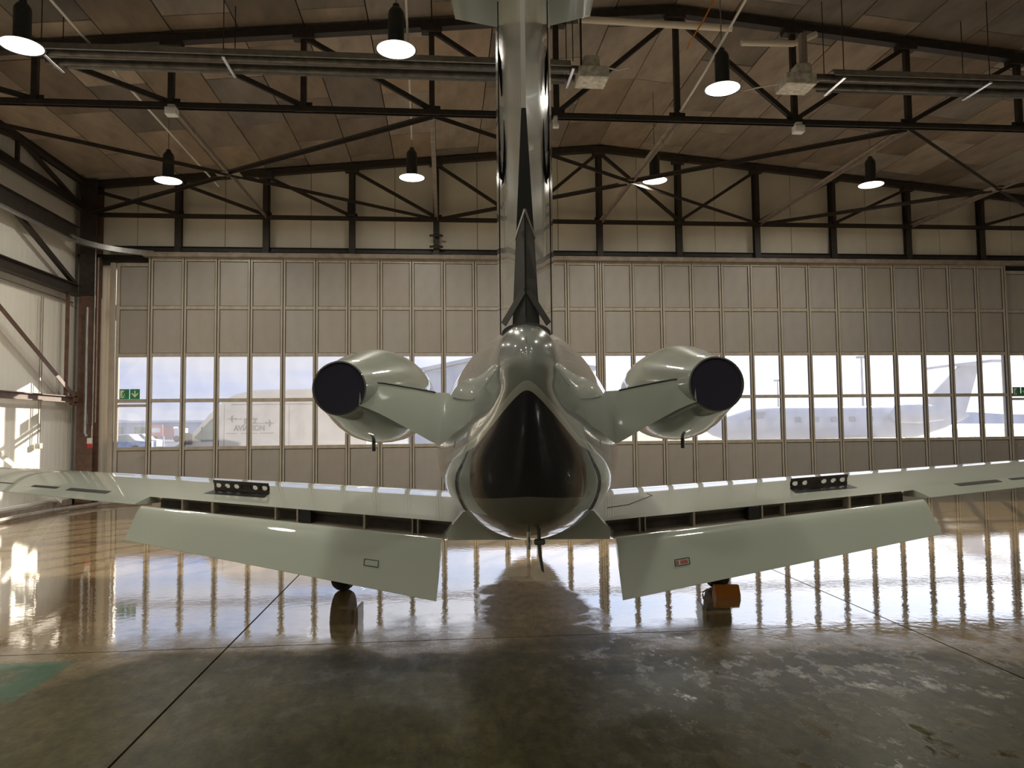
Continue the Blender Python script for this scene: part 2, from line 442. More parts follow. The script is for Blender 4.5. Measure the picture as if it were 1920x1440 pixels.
while x < XR:
    a, b = x+.007, x+1.045-.007
    lo = 5.97
    if x + 1.045 < -7.5 or x > 15.9: lo = 0.0
    poly = [(a, lo), (b, lo), (b, roof_z(b)-.03)]
    if a < RIDGE_X < b: poly.append((RIDGE_X, RIDGE_Z-.03))
    poly.append((a, roof_z(a)-.03))
    MB().prism(poly, YF-.02, YF+.03).build('wall_panel', CLAD_F, wfront)
    x += 1.045
MB().box(-8.53, -8.04, YF-.02, YF+.03, 0, 5.955).build('wall_panel', CLAD_F, wfront)
MB().box(XL-.05, RIDGE_X-12*1.045-.007, YF-.02, YF+.03, 0, 7.6).build('wall_panel', CLAD_F, wfront)
# curb along the foot of the left wall, two ledges
tr = structure('baseboard_left', MB().bbox(XL-.03, XL+.14, 3, 18.3, 0, .13, .015), STEEL_PALE)
MB().bbox(XL+.0, XL+.06, 3, 18.3, .13, .20, .01).build('ledge', CLAD, tr)
MB().tube([(XL+.55, 9.0, .06), (XL+.55, 15.0, .06), (XL+.62, 16.4, .06), (XL+1.0, 17.8, .055), (XL+1.9, 18.35, .05)], .05, 6).build('door_floor_track', STEEL_PALE, tr)

# ------------------------------------------------------------------ the big folding doors
PITCH_X = .782
ROWS = [(.05, 1.22, 0), (1.30, 2.37, 1), (2.45, 3.47, 1), (3.55, 4.62, 0), (4.70, 5.80, 0)]
RAILS = [.0, 1.22, 2.37, 3.47, 4.62, 5.80]
YD = 18.6
def panel_mesh(wd, z0, z1):
    return MB().bbox(.012, wd-.012, 0, .024, z0+.012, z1-.012, .004).mesh('door_panel', DPANEL)
def seal_mesh(wd, z0, z1):
    return MB().box(0, wd, .020, .034, z0-.005, z1+.005).mesh('panel_seal', GAP)
def pane_mesh(wd, z0, z1):
    return MB().box(0, wd, .012, .018, z0, z1).mesh('window_pane', GLASS)
inner = PITCH_X - .10
row_mesh = [(pane_mesh if g else panel_mesh)(inner, a, b) for a, b, g in ROWS]
seal_row = [None if g else seal_mesh(inner, a, b) for a, b, g in ROWS]
mul = MB(); mul.bbox(-.054, -.010, -.035, .05, 0, 5.88, .006); mul.bbox(.010, .054, -.035, .05, 0, 5.88, .006); mul.box(-.012, .012, -.005, .045, 0, 5.86)
mul_mesh = mul.mesh('mullion', DFRAME)
gap_strips = MB()  # dark strips along each mullion, drawn in as the shadows of the gaps
for a_, b_ in ((-.064, -.054), (.054, .060), (-.0095, .0095)): gap_strips.box(a_, b_, -.012 if abs(a_) > .02 else -.03, .03, .02, 5.84)
gap_strip_mesh = gap_strips.mesh('gap_shadow', GAP)
rail_mesh = MB().bbox(.052, PITCH_X-.052, -.015, .045, 0, .085, .006).mesh('rail', DFRAME)
def door(name, x0, n):
    d = structure(name, None, None)
    d.location = (x0, YD, 0)
    for i in range(n+1):
        link('mullion', mul_mesh, d, loc=(i*PITCH_X, 0, 0)); link('gap_shadow', gap_strip_mesh, d, loc=(i*PITCH_X, 0, 0))
    for i in range(n):
        for (a, b, g), me, sl in zip(ROWS, row_mesh, seal_row):
            if sl: link('panel_seal', sl, d, loc=(i*PITCH_X+.05, 0, 0))
            link('window_pane' if g else 'door_panel', me, d, loc=(i*PITCH_X+.05, .01 if g else .0, 0))
        for rz in RAILS:
            link('rail', rail_mesh, d, loc=(i*PITCH_X, 0, rz if rz else -.0))
    return d
d1 = door('door_1', -7.05, 14); d2 = door('door_2', 4.02, 14)
tag(d1, 'left half of the folding hangar door with window band', None)
tag(d2, 'right half of the folding hangar door with window band', None)
# dark seal where the two halves meet
MB().box(14*PITCH_X+.054, 14*PITCH_X+.072, .0, .04, 0, 5.86).build('rubber_seal', BLACK, d1)
# narrow wicket bays at both ends, set a little back
def wicket(name, x0, flip, lab):
    d = structure(name, None, None); d.location = (x0, YD+.10, 0); tag(d, lab, None)
    wd = .80
    for xx, ww in ((0, .075), (wd-.06, .06)):
        MB().bbox(xx, xx+ww, -.03, .05, 0, 5.76, .006).build('jamb', DFRAME, d)
    MB().bbox(-.14, -.02, -.06, .05, 0, 5.76, .006).build('outer_jamb', DFRAME, d)
    for (a, b, g) in ROWS:
        b2 = min(b, 5.68)
        if (a, g) == (1.30, 1): b2 = 2.27
        if g: MB().box(.075, wd-.06, .02, .026, a, b2).build('window_pane', GLASS, d)
        else:
            MB().bbox(.087, wd-.072, .0, .024, a+.012, b2-.012, .004).build('door_panel', DPANEL, d)
            MB().box(.075, wd-.06, .02, .034, a-.005, b2+.005).build('panel_seal', GAP, d)
    for rz, h in ((0, .06), (1.22, .085), (2.27, .06), (2.37, .085), (3.47, .085), (4.62, .085), (5.68, .09)):
        MB().bbox(.07, wd-.055, -.015, .045, rz, rz+h, .006).build('rail', DFRAME, d)
    hx = .12 if flip else wd-.12
    h = MB(); h.tube([(hx, -.02, 1.06), (hx, -.07, 1.06), (hx+(.12 if flip else -.12), -.07, 1.06)], .011, 8)
    h.build('door_handle', CHROME, d, True)
    return d
wicket('door_3', -7.88, False, 'narrow left exit door bay beside the corner post')
wicket('door_4', 15.05, True, 'narrow right exit door bay at the frame edge')

# header box over the doors and the curved track turning along the left wall
hd = thing('door_track', 'pale grey curved steel door track above the folding doors', 'door track', (0, 0, 0))
MB().bbox(-7.2, 16.2, 18.42, 18.62, 5.88, 5.99, .01).build('header', STEEL_PALE, hd)
pts = []
for k in range(0, 17):
    a = math.pi/2*k/16
    pts.append((-6.95 - 1.42*math.sin(a), 18.50 - 1.1*(1-math.cos(a)), 5.955+.12*k/16))
rings = []
for i, p in enumerate(pts):
    p = Vector(p); q = Vector(pts[min(i+1, 16)]) - Vector(pts[max(i-1, 0)]); q.z = 0; q.normalize(); nrm = Vector((-q.y, q.x, 0))
    rings.append([p+nrm*.05+Vector((0, 0, -.06)), p-nrm*.05+Vector((0, 0, -.06)), p-nrm*.05+Vector((0, 0, .06)), p+nrm*.05+Vector((0, 0, .06))])
MB().loft(rings).build('curved_rail', GALV, hd, True, 40)
MB().ibeam((-8.38, 17.7, 6.2), (-8.38, 4.0, 6.2), .16, .34).build('track_beam', STEEL, hd)
MB().box(-8.43, -8.33, 4.0, 17.5, 5.98, 6.05).build('straight_rail', GALV, hd)
MB().ibeam((-8.0, 18.72, 6.12), (16.2, 18.72, 6.12), .12, .12).build('header_beam', STEEL, hd)
for xx in (-5.2, -3.1, .2, 5.2, 7.4, 9.6, 11.2, 13.1):
    MB().bbox(xx, xx+.5, 18.5, 18.6, 6.0, 6.05, .008).build('clamp', STEEL, hd)

# ------------------------------------------------------------------ roof trusses
NODE = 2.09
XN = [RIDGE_X + NODE*k for k in range(-6, 7)]
CH_Z = 6.9
def top_z(x): return roof_z(x) - .13
def truss(label, Y, stubs):
    t = thing('roof_truss', label, 'truss', (RIDGE_X, Y, CH_Z)); 
    def P(x, z, dy=0): return (x-RIDGE_X, dy, z-CH_Z)
    m_ = MB(); m_.angle(P(XN[0], CH_Z, -.045), P(XN[-1], CH_Z, -.045), .085); m_.angle(P(XN[0], CH_Z, .045), P(XN[-1], CH_Z, .045), .085)
    m_.build('bottom_chord', STEEL, t)
    for a, b in ((0, 6), (6, 12)):
        m_ = MB(); m_.beam(P(XN[a], top_z(XN[a])), P(XN[b], top_z(XN[b])), .16, .13); m_.build('top_chord', STEEL, t)
    for i, xx in enumerate(XN):
        MB().beam(P(xx, CH_Z), P(xx, top_z(xx)), .09, .09).build('strut', STEEL, t)
        MB().bbox(xx-RIDGE_X-.14, xx-RIDGE_X+.14, -.012, .012, -.02, .14, .004).build('gusset_plate', STEEL, t)
        MB().bbox(xx-RIDGE_X-.17, xx-RIDGE_X+.17, -.09, .09, top_z(xx)-CH_Z-.14, top_z(xx)-CH_Z+.05, .01).build('top_gusset', STEEL, t)
    for i in range(12):
        if i < 6: a, b = (i, i+1)
        else: a, b = (i+1, i)
        # top of node a down to the bottom of node b
        if i == 5: a, b = 6, 5; MBx = None
        if i == 6: a, b = 6, 7
        if i < 5: a, b = i, i+1
        MB().beam(P(XN[a], top_z(XN[a])-.08), P(XN[b], CH_Z+.07), .075, .075).build('diagonal', STEEL, t)
    return t
truss('dark steel roof truss hanging above the tail behind the tube heaters', 12.2, False)
truss('dark steel truss on the end wall above the folding doors', 18.6, True)
# wall posts under the end truss
for i, xx in enumerate(XN[1:-1]):
    lab = ['first', 'second', 'third', 'fourth', 'fifth', 'sixth', 'seventh', 'eighth', 'ninth', 'tenth', 'eleventh'][i]
    o = MB().ibeam((xx, 18.68, 6.0), (xx, 18.68, roof_z(xx)-.1), .15, .15, .02).build('wall_post', STEEL)
    tag(o, f'dark steel wall post above the doors, {lab} from the left corner column', 'post', 'posts above the folding doors')

# corner column
cc = thing('corner_column', 'dark brown steel corner column between left wall and doors', 'column', (-8.42, 18.55, 0))
MB().ibeam((0, 0, 0), (0, 0, 7.72), .36, .34, .03).build('shaft', STEEL_RED, cc)
MB().box(-.19, .19, -.19, .19, 0, .03).build('base_plate', STEEL, cc)
MB().ibeam((0, 0, 4.9), (0, 0, 7.72), .38, .36, .03).build('upper_shaft', STEEL, cc)

# bracing in the plane of the bottom chords
def brace(i, lab):
    c = XN[i]; b = thing('roof_brace', lab, 'bracing', (c, 15.4, CH_Z))
    y0, y1 = 12.25-15.4, 18.5-15.4
    MB().angle((0, y0, 0), (0, y1, 0), .085).build('tie_bar', STEEL_PALE, b)
    for sx in (-1, 1):
        MB().angle((sx*2*NODE, y0, -.02), (-sx*.08, -.06*sx, -.02), .07).build('diagonal', STEEL, b)
        MB().angle((sx*.08, .06, -.02), (-sx*-2*NODE, y1, -.02), .07).build('diagonal', STEEL, b)
    MB().bbox(-.25, .25, -.13, .13, -.012, .012, .004).build('centre_plate', STEEL_PALE, b)
    return b
brace(2, 'crossed steel roof bracing left of the tail fin, above the van')
brace(6, 'crossed steel roof bracing right of the tail fin under the ridge')
brace(10, 'crossed steel roof bracing at the far right of the roof')
for i, lab in ((4, 'pale steel roof tie running in depth just left of the tail fin'), (8, 'pale steel roof tie running in depth right of the heater box')):
    o = MB().angle((XN[i], 12.25, CH_Z), (XN[i], 18.5, CH_Z), .085).build('roof_tie', STEEL_PALE)
    tag(o, lab, 'tie bar')

# ------------------------------------------------------------------ left wall steelwork
XS = -8.55
lb = thing('wall_frame', 'dark brown steel frame of beams and braces along the left wall', 'steel frame', (XS, 15, 0))
def Lp(y, z, dx=0): return (dx, y-15, z)
for z, h, w_, y1 in ((7.68, .16, .14, 18.4), (7.03, .20, .14, 18.4), (4.98, .26, .18, 18.2)):
    MB().ibeam(Lp(4, z), Lp(y1, z), w_, h, .02).build('beam', STEEL, lb)
MB().ibeam(Lp(4, 2.43), Lp(18.2, 2.43), .12, .15, .02).build('rail_beam', STEEL_RED, lb)
for yy in (15.6, 12.2, 9.0):
    MB().beam(Lp(yy, 7.1), Lp(yy, 7.62), .07, .07).build('strut', STEEL, lb)
MB().beam(Lp(15.7, 7.62), Lp(18.35, 7.0), .08, .08).build('diagonal', STEEL, lb)
MB().beam(Lp(15.6, 7.62), Lp(12.3, 7.1), .08, .08).build('diagonal', STEEL, lb)
MB().beam(Lp(14.0, 6.75), Lp(18.1, 5.1), .09, .09).build('diagonal', STEEL, lb)
MB().angle(Lp(13.6, 4.9), Lp(18.1, 2.48), .10).build('diagonal', STEEL_RED, lb)
MB().angle(Lp(13.0, 2.3), Lp(17.6, .15), .10).build('diagonal', CLAD, lb)
MB().bbox(-.04, .06, 18.0-15, 18.25-15, 2.3, 2.62, .01).build('gusset_plate', STEEL_RED, lb)
MB().beam(Lp(17.75, 2.5), Lp(17.75, 4.85), .07, .05).build('post', STEEL_RED, lb)

def pipe(name, pts, r, m_, lab, cat, n=8):
    return tag(MB().tube(pts, r, n).build(name, m_, None, True), lab, cat)
pipe('conduit', [(XL+.04, 4, 4.72), (XL+.04, 18.3, 4.72)], .02, GALV, 'thin grey conduit along the left wall below the dark beam', 'conduit')
pipe('downpipe', [(-8.32, 18.2, 4.6), (-8.32, 18.2, 1.65), (-8.28, 18.2, 1.58)], .03, GALV, 'short grey pipe on the left wall before the corner column', 'pipe')
pipe('cable_pipe', [(-8.22, 18.33, 6.1), (-8.22, 18.33, 1.75)], .014, GALV, 'thin grey cable pipe on the corner column ending at a white box', 'pipe')
pipe('heating_pipe', [(-8.14, 18.30, 5.8), (-8.14, 18.30, 1.9), (-8.30, 18.27, 1.86), (-8.32, 18.27, 2.1)], .016, STEEL_PALE, 'bent pale pipe on the corner column with a U turn', 'pipe')
bx = thing('call_box', 'small white box with red base on the corner column', 'box', (-8.24, 18.26, 1.30))
MB().bbox(-.05, .05, -.03, .05, .10, .24, .01).build('housing', WHITE_PL, bx)
MB().lathe([(.055, 0), (.06, .04), (.055, .10)], (0, .0, 0), n=16, caps=True).build('red_base', RED, bx, True, label='red round base')
MB().tube([(.03, .03, .24), (.03, .03, .52)], .008, 6).build('cable', WHITE_PL, bx)
jb = thing('switch_box', 'grey switch box with two thin conduits on the left wall', 'switch', (XL+.06, 16.95, 1.33))
MB().bbox(-.05, .05, -.07, .07, 0, .12, .01).build('housing', BOXGREY, jb)
for dy in (-.04, .04): MB().tube([(0, dy, .12), (0, dy, 3.3)], .011, 6).build('conduit', STEEL_PALE, jb)
ub = tag(MB().bbox(-8.02, -7.88+0.0-.02, 18.7, 18.8, 4.35, 4.75, .01).build('wall_box', STEEL_PALE), 'brown wall box beside the top of the left exit bay', 'box')

# ------------------------------------------------------------------ lamps
def lamp_proto():
    p = {}
    p['housing'] = MB().lathe([(.0, .64), (.045, .64), (.05, .60), (.075, .58), (.105, .53), (.11, .48), (.11, .12), (.10, .09), (.085, .07)], (0, 0, 0), n=20).mesh('ballast_housing', LAMPBODY, True)
    p['shade'] = MB().lathe([(.085, .10), (.11, .085), (.16, .06), (.22, .03), (.275, .008), (.282, .0), (.272, .002), (.215, .022), (.15, .05), (.09, .075)], (0, 0, 0), n=32).mesh('shade', LAMPBODY, True)
    p['lens'] = MB().lathe([(.0, -.012), (.12, -.010), (.22, -.002), (.268, .008), (.22, .02), (.0, .03)], (0, 0, 0), n=32).mesh('lens', LENS, True)
    p['hook'] = MB().tube([(0, 0, .77), (0, 0, 1.0)], .012, 6).mesh('hanging_rod', GALV)
    return p
LP = lamp_proto()
ld = bpy.data.lights.new('lamp_light', 'AREA'); ld.shape = 'DISK'; ld.size = .5; ld.energy = LAMP_POWER; ld.color = LAMP_COL
def lamp(x, y, z, lab):
    t = thing('pendant_lamp', lab, 'lamp', (x, y, z), group='pendant lamps under the roof')
    link('ballast_housing', LP['housing'], t); link('shade', LP['shade'], t); link('lens', LP['lens'], t)
    top = roof_z(x) - z
    MB().tube([(0, 0, .63), (0, 0, top)], .010, 6).build('hanging_rod', GALV, t)
    l = bpy.data.objects.new('lamp_light', ld); COL.objects.link(l); l.parent = t; l.location = (0, 0, -.03)
    return t
lamp(-5.60, 10.25, 6.84, 'glowing pendant lamp at the top left corner, nearest on the left')
lamp(-.63, 10.0, 6.84, 'glowing pendant lamp left of the tail fin, in front of the tube heater')
lamp(4.28, 10.85, 6.84, 'glowing pendant lamp between the two white burner boxes')
lamp(-5.54, 15.4, 6.73, 'glowing pendant lamp at left, below the crossed bracing, near the left wall')
lamp(-.65, 15.4, 6.89, 'glowing pendant lamp over the left doors beside the pale tie bar')
lamp(4.52, 15.4, 6.93, 'glowing pendant lamp just right of the tail fin over the doors')
lamp(9.39, 15.4, 6.93, 'glowing pendant lamp farthest right over the doors')
# unseen lamp rows assumed from the visible grid, bare lights added as fill
for y in (5.0, -1.4, -6.8, -12.2):
    for x in (-5.5, -.6, 4.4):
        l = bpy.data.objects.new('lamp_light', ld); COL.objects.link(l); l.location = (x, y, 6.8)
for x, y in ((9.4, 10.4),):  # another assumed lamp out of view, a bare light
    l = bpy.data.objects.new('lamp_light', ld); COL.objects.link(l); l.location = (x, y, 6.9)

# conduits in the roof
pipe('roof_conduit', [(-5.25, 8.0, 7.55), (-5.15, 12.0, 7.35), (-5.2, 17.6, 7.35)], .02, WHITE_PL, 'thin white conduit running in depth above the left lamps', 'conduit')
pipe('roof_conduit', [(-.45, 7.5, 7.75), (-.5, 10.0, 7.72), (-.62, 14.4, 7.70), (-.65, 15.4, 7.72)], .018, WHITE_PL, 'thin white conduit leading to the lamp left of the fin', 'conduit')
pipe('roof_conduit', [(4.1, 8.2, 7.9), (4.3, 9.8, 7.75), (4.15, 11.2, 7.3), (4.04, 12.1, 7.05), (4.03, 14.5, 6.97)], .02, WHITE_PL, 'bent white conduit from the roof to the tie bar right of the fin', 'conduit')
for i, (x0, y0, y1, lab) in enumerate(((-4.35, 8.3, 9.6, 'short metal roof bracket bar left of centre, above the heater'), (-6.2, 8.6, 10.4, 'short metal roof bracket bar at the top left'), (7.2, 8.2, 9.8, 'short metal roof bracket bar at right, above the right burner'), (10.6, 8.8, 11.6, 'long thin metal bar under the roof at the top right'))):
    o = MB().angle((x0, y0, roof_z(x0)-.10), (x0, y1, roof_z(x0)-.10), .05).build('roof_bar', GALV); tag(o, lab, 'bar')

# ------------------------------------------------------------------ tube heaters
def heater(x0, x1, lab, burner_x, dirn, brackets):
    Y, Z = 11.25, 7.2
    t = thing('tube_heater', lab, 'heater', ((x0+x1)/2, Y, Z)); ox = (x0+x1)/2
    prof = [(-.31, -.02), (-.26, .09), (-.05, .11), (0, .07), (.05, .11), (.26, .09), (.31, -.02)]
    inner = [(a*.97, b-.012) for a, b in prof]
    vs = []; 
    m_ = MB(); m_.prism(prof + inner[::-1], x0-ox, x1-ox, 'x'); m_.build('reflector', GALV, t)
    for dy in (-.15, .15):
        a, b = (x0-ox-.02, x1-ox+.02)
        if dirn > 0: b = burner_x-ox-.1
        else: a = burner_x-ox+.1
        MB().tube([(a, dy, .0), (b, dy, .0)], .055, 12).build('tube', TUBE, t, True)
    for bxx in brackets:
        MB().bbox(bxx-ox-.025, bxx-ox+.025, -.33, .33, -.085, -.055, .006).build('bracket', CHROME, t)
        MB().tube([(bxx-ox, -.3, .05), (bxx-ox, -.3, roof_z(bxx)-Z)], .008, 5).build('chain', STEEL, t)
        MB().tube([(bxx-ox, .3, .05), (bxx-ox, .3, roof_z(bxx)-Z)], .008, 5).build('chain', STEEL, t)
    return t, ox, Z
TUBE = mat('heater_tube', (.16, .15, .14), .35, .8, noise=(6, (.09, .08, .075), (1, 1, 1)))
t, ox, Z = heater(-5.85, 1.95, 'long twin-tube radiant heater hanging left of the tail fin', 2.32, 1, (-5.72, -3.19, .9, 1.98))
MB().bbox(2.08-ox, 2.55-ox, -.26, .16, -.16, .02, .012).build('burner_box', BOXGREY, t)
MB().bbox(2.20-ox, 2.46-ox, -.05, .2, .0, .30, .03).build('fan_housing', BOXGREY, t)
MB().bbox(2.18-ox, 2.20-ox, .1, .18, .0, 1.1, .004).build('flue', STEEL, t)
MB().tube([(2.55-ox, .0, .12), (2.75-ox, .02, .10), (2.95-ox, .05, .16)], .012, 6).build('gas_hose', WHITE_PL, t)
t, ox, Z = heater(6.15, 13.0, 'twin-tube radiant heater at the right edge under the roof', 5.7, -1, (6.3, 8.75, 11.3))
MB().bbox(5.38-ox, 5.88-ox, -.26, .16, -.16, .02, .012).build('burner_box', BOXGREY, t)
MB().bbox(5.66-ox, 5.92-ox, -.05, .2, .0, .30, .03).build('fan_housing', BOXGREY, t)
MB().bbox(5.80-ox, 5.90-ox, .06, .16, .25, .85, .004).build('flue', STEEL_PALE, t)
MB().tube([(5.38-ox, .0, -.05), (5.1-ox, .02, -.10), (4.8-ox, .05, -.16)], .012, 6).build('gas_hose', WHITE_PL, t)
a = atY(1085, 36, 11.55); b = atY(1372, 53, 11.55)
pipe('flue_pipe', [a, b], .055, PVC, 'straight cream flue pipe under the ridge right of the fin', 'pipe', 12)
a = atY(1390, 80, 11.6); b = atY(1488, 82, 11.6); c = atY(1530, 64, 11.6)
pipe('flue_pipe', [a, b, c], .05, PVC, 'kinked cream flue pipe above the right burner box', 'pipe', 12)
for px, py, lab in ((322, 210, 'small white junction box on the truss chord at left'), (1497, 243, 'small white junction box on the truss chord right of the fin'), (1042, 236, 'small white sensor beside the tail fin under the truss')):
    p = atY(px, py, 12.05); s = .09 if px != 1042 else .05
    o = thing('junction_box', lab, 'junction box', p)
    MB().bbox(-s, s, -s*.8, s*.8, -s*.7, s*.7, .01).build('housing', WHITE_PL, o)
    MB().bbox(-s*.6, s*.6, -s*.5, s*.5+(.12 if px == 1042 else 0), s*.7, max(s*.7+.05, CH_Z-.04-p.z), .004).build('mount', BOXGREY, o)
pipe('orange_cable', [atY(1342, -6, 10.6), atY(1318, 40, 10.8), atY(1298, 72, 11.0), atY(1288, 92, 11.3)], .012, ORANGE, 'thin orange cable under the ridge right of the fin', 'cable', 5)
# old loudspeaker brackets on wall posts
for px, lab in ((818, 'dark bracket clamp on the wall post just left of the fin'),):
    o = thing('bracket_clamp', lab, 'bracket', atY(px, 452, 18.55))
    for z in (.12, -.16): MB().tube([(-.16, -.05, z), (0, -.12, z), (.16, -.05, z)], .03, 6).build('arm', STEEL, o)
    MB().beam((-.08, -.08, .1), (.1, -.08, -.18), .03, .03).build('strut', STEEL, o)
o = thing('wall_speaker', 'small dark speaker on the wall post left of the fin', 'speaker', atY(659, 392, 18.5))
MB().bbox(-.09, .09, -.08, .06, -.18, .18, .02).build('cabinet', BLACK, o); MB().box(-.02, .02, .06, .14, -.03, .03).build('mount', STEEL, o)

# exit signs hanging on the glass
def exit_sign(x, z, lab):
    s = thing('exit_sign', lab, 'sign', (x, 18.66, z))
    MB().bbox(-.235, -.008, 0, .012, -.12, .12, .003).build('plate', GREEN, s)
    MB().bbox(.008, .235, 0, .012, -.12, .12, .003).build('plate', GREEN, s)
    # running figure over a bright doorway
    MB().box(-.215, -.11, -.004, 0, -.09, .09).build('doorway', CREAM, s)
    f = MB(); f.lathe([(0, 0), (.018, 0), (.018, .004), (0, .004)], (-.115, -.010, .062), 'y', 10)
    for p0, p1, w_ in (((-.125, .045), (-.145, -.01), .026), ((-.145, -.01), (-.115, -.045), .018), ((-.115, -.045), (-.125, -.085), .016), ((-.145, -.01), (-.165, -.05), .018), ((-.165, -.05), (-.195, -.06), .016), ((-.125, .04), (-.095, .01), .014), ((-.095, .01), (-.07, .02), .012), ((-.13, .04), (-.165, .025), .014), ((-.165, .025), (-.175, -.005), .012)):
        f.beam((p0[0], -.008, p0[1]), (p1[0], -.008, p1[1]), .004, w_, up=(0, 0, 1))
    f.build('running_figure', GREEN, s)
    MB().prism([(.108, .085), (.136, .085), (.136, -.02), (.185, .03), (.205, .01), (.122, -.085), (.04, .01), (.06, .03), (.108, -.02)], -.004, 0).build('arrow', CREAM, s)
    return s
p = atY(243, 739, 18.66); exit_sign(p.x, p.z, 'green exit sign with down arrow on the left exit bay')
p = atY(1913, 734, 18.66); exit_sign(p.x+.02, p.z, 'green exit sign cut by the right picture edge')

# ------------------------------------------------------------------ the jet
AC_TH = R(-6.33); AC_Y0 = 7.9
PAINT = mat('white_grey_paint', (.49, .525, .455), .34, coat=1.0, spec=.2)
PAINT_FIN = mat('fin_paint', (.58, .57, .52), .16, coat=1.0, noise=(3, (.50, .49, .45), (1, 1, .3)))
NAVY = mat('dark_blue_paint', (.010, .012, .030), .25, coat=1.0)
NOZZLE = mat('exhaust_cover', (.012, .010, .028), .75)
DARKGLOSS = mat('dark_gloss_panel', (.07, .068, .066), .25, coat=.6)
PRIMER = mat('beige_primer', (.42, .36, .29), .5, noise=(8, (.34, .29, .23), (1, 1, 1)))
COVE = mat('cove_dark', (.05, .045, .04), .6, noise=(6, (.10, .08, .065), (1, 1, 1)))
LIGHTEDGE = mat('pale_edge', (.75, .75, .72), .25, coat=1)

def livery_mat():
    m = mat('fuselage_livery', (.60, .62, .57), .24, coat=1.0)
    m.node_tree.nodes['Principled BSDF'].inputs['Coat IOR'].default_value = 1.65
    t = m.node_tree; b = t.nodes['Principled BSDF']; L = t.links.new
    tcn = t.nodes.new('ShaderNodeTexCoord'); sp = t.nodes.new('ShaderNodeSeparateXYZ'); L(tcn.outputs['Object'], sp.inputs[0])
    def ma(op, a, b_=0.0):
        n = t.nodes.new('ShaderNodeMath'); n.operation = op
        for i, x in enumerate((a, b_)):
            if isinstance(x, (int, float)): n.inputs[i].default_value = x
            else: L(x, n.inputs[i])
        return n.outputs[0]
    ax = ma('ABSOLUTE', sp.outputs['X']); z = sp.outputs['Z']
    ax = ma('SQRT', ma('ADD', ma('MULTIPLY', ax, ax), .0016))
    line = ma('MAXIMUM', ma('SUBTRACT', 1.915, ma('MULTIPLY', ax, 1.13)), ma('SUBTRACT', 1.745, ma('MULTIPLY', ax, .53)))
    below = ma('SUBTRACT', line, z)                      # > 0 below the chevron line
    navy = ma('MULTIPLY', ma('GREATER_THAN', below, 0.0), ma('GREATER_THAN', z, ma('SUBTRACT', 1.315, ma('MULTIPLY', ax, .11))))
    stripe = ma('MULTIPLY', ma('GREATER_THAN', ma('ADD', below, .045), 0.0), ma('LESS_THAN', below, 0.0))
    m1 = t.nodes.new('ShaderNodeMix'); m1.data_type = 'RGBA'; L(stripe, m1.inputs['Factor'])
    m1.inputs['A'].default_value = (.27, .285, .27, 1); m1.inputs['B'].default_value = (.50, .53, .47, 1)
    m2 = t.nodes.new('ShaderNodeMix'); m2.data_type = 'RGBA'; L(navy, m2.inputs['Factor']); L(m1.outputs['Result'], m2.inputs['A'])
    m2.inputs['B'].default_value = (.018, .021, .045, 1)
    L(m2.outputs['Result'], b.inputs['Base Color'])
    return m
LIVERY = livery_mat()

ac_rot = Matrix.Rotation(AC_TH, 4, 'Z')
jet = thing('business_jet', 'white and navy twin-engine business jet seen from behind, flaps lowered', 'airplane', (ac_rot @ Vector((0, AC_Y0, 0))), AC_TH)
def V(x, y, z): return (x, y-AC_Y0, z)               # y counted from the photographer along the jet
def cr_interp(st, y):                                  # Catmull-Rom through station table rows
    n = len(st)
    for i in range(n-1):
        if st[i][0] <= y <= st[i+1][0]:
            p0, p1, p2, p3 = st[max(i-1, 0)], st[i], st[i+1], st[min(i+2, n-1)]
            h = p2[0]-p1[0]; u = (y-p1[0])/h; r = [y]
            for k in range(1, len(p1)):
                m1 = (p2[k]-p0[k])/(p2[0]-p0[0])*h if p2[0] != p0[0] else 0
                m2 = (p3[k]-p1[k])/(p3[0]-p1[0])*h if p3[0] != p1[0] else 0
                r.append((2*u**3-3*u**2+1)*p1[k] + (u**3-2*u**2+u)*m1 + (-2*u**3+3*u**2)*p2[k] + (u**3-u**2)*m2)
            return r
    return list(st[-1])
# y, bottom, height of widest point, top of lower lobe, half width, dome centre, dome half width, top
ST = [(3.44, 1.985, 2.02, 2.05, .02, 2.02, .02, 2.055), (3.46, 1.94, 2.0, 2.06, .045, 2.025, .055, 2.095), (3.52, 1.86, 1.95, 2.06, .09, 2.03, .10, 2.14), (3.65, 1.74, 1.87, 2.07, .135, 2.04, .145, 2.19),
      (3.85, 1.57, 1.77, 2.12, .205, 2.05, .165, 2.23), (4.1, 1.36, 1.67, 2.20, .315, 2.07, .165, 2.26), (4.4, 1.165, 1.60, 2.27, .415, 2.08, .16, 2.29),
      (4.7, 1.05, 1.55, 2.32, .50, 2.09, .15, 2.325), (5.1, .955, 1.53, 2.36, .585, 2.1, .15, 2.365), (5.6, .865, 1.53, 2.39, .668, 2.1, .15, 2.39),
      (6.1, .79, 1.54, 2.40, .738, 2.1, .15, 2.40), (6.6, .735, 1.55, 2.41, .78, 2.1, .15, 2.41), (7.2, .70, 1.55, 2.42, .80, 2.1, .15, 2.42), (9.5, .70, 1.55, 2.42, .80, 2.1, .15, 2.42),
      (12.4, .72, 1.52, 2.34, .80, 2.1, .17, 2.36), (14.2, .80, 1.40, 1.95, .66, 1.7, .17, 2.0), (15.6, .98, 1.35, 1.62, .36, 1.4, .15, 1.64), (16.25, 1.25, 1.32, 1.38, .05, 1.33, .04, 1.39)]
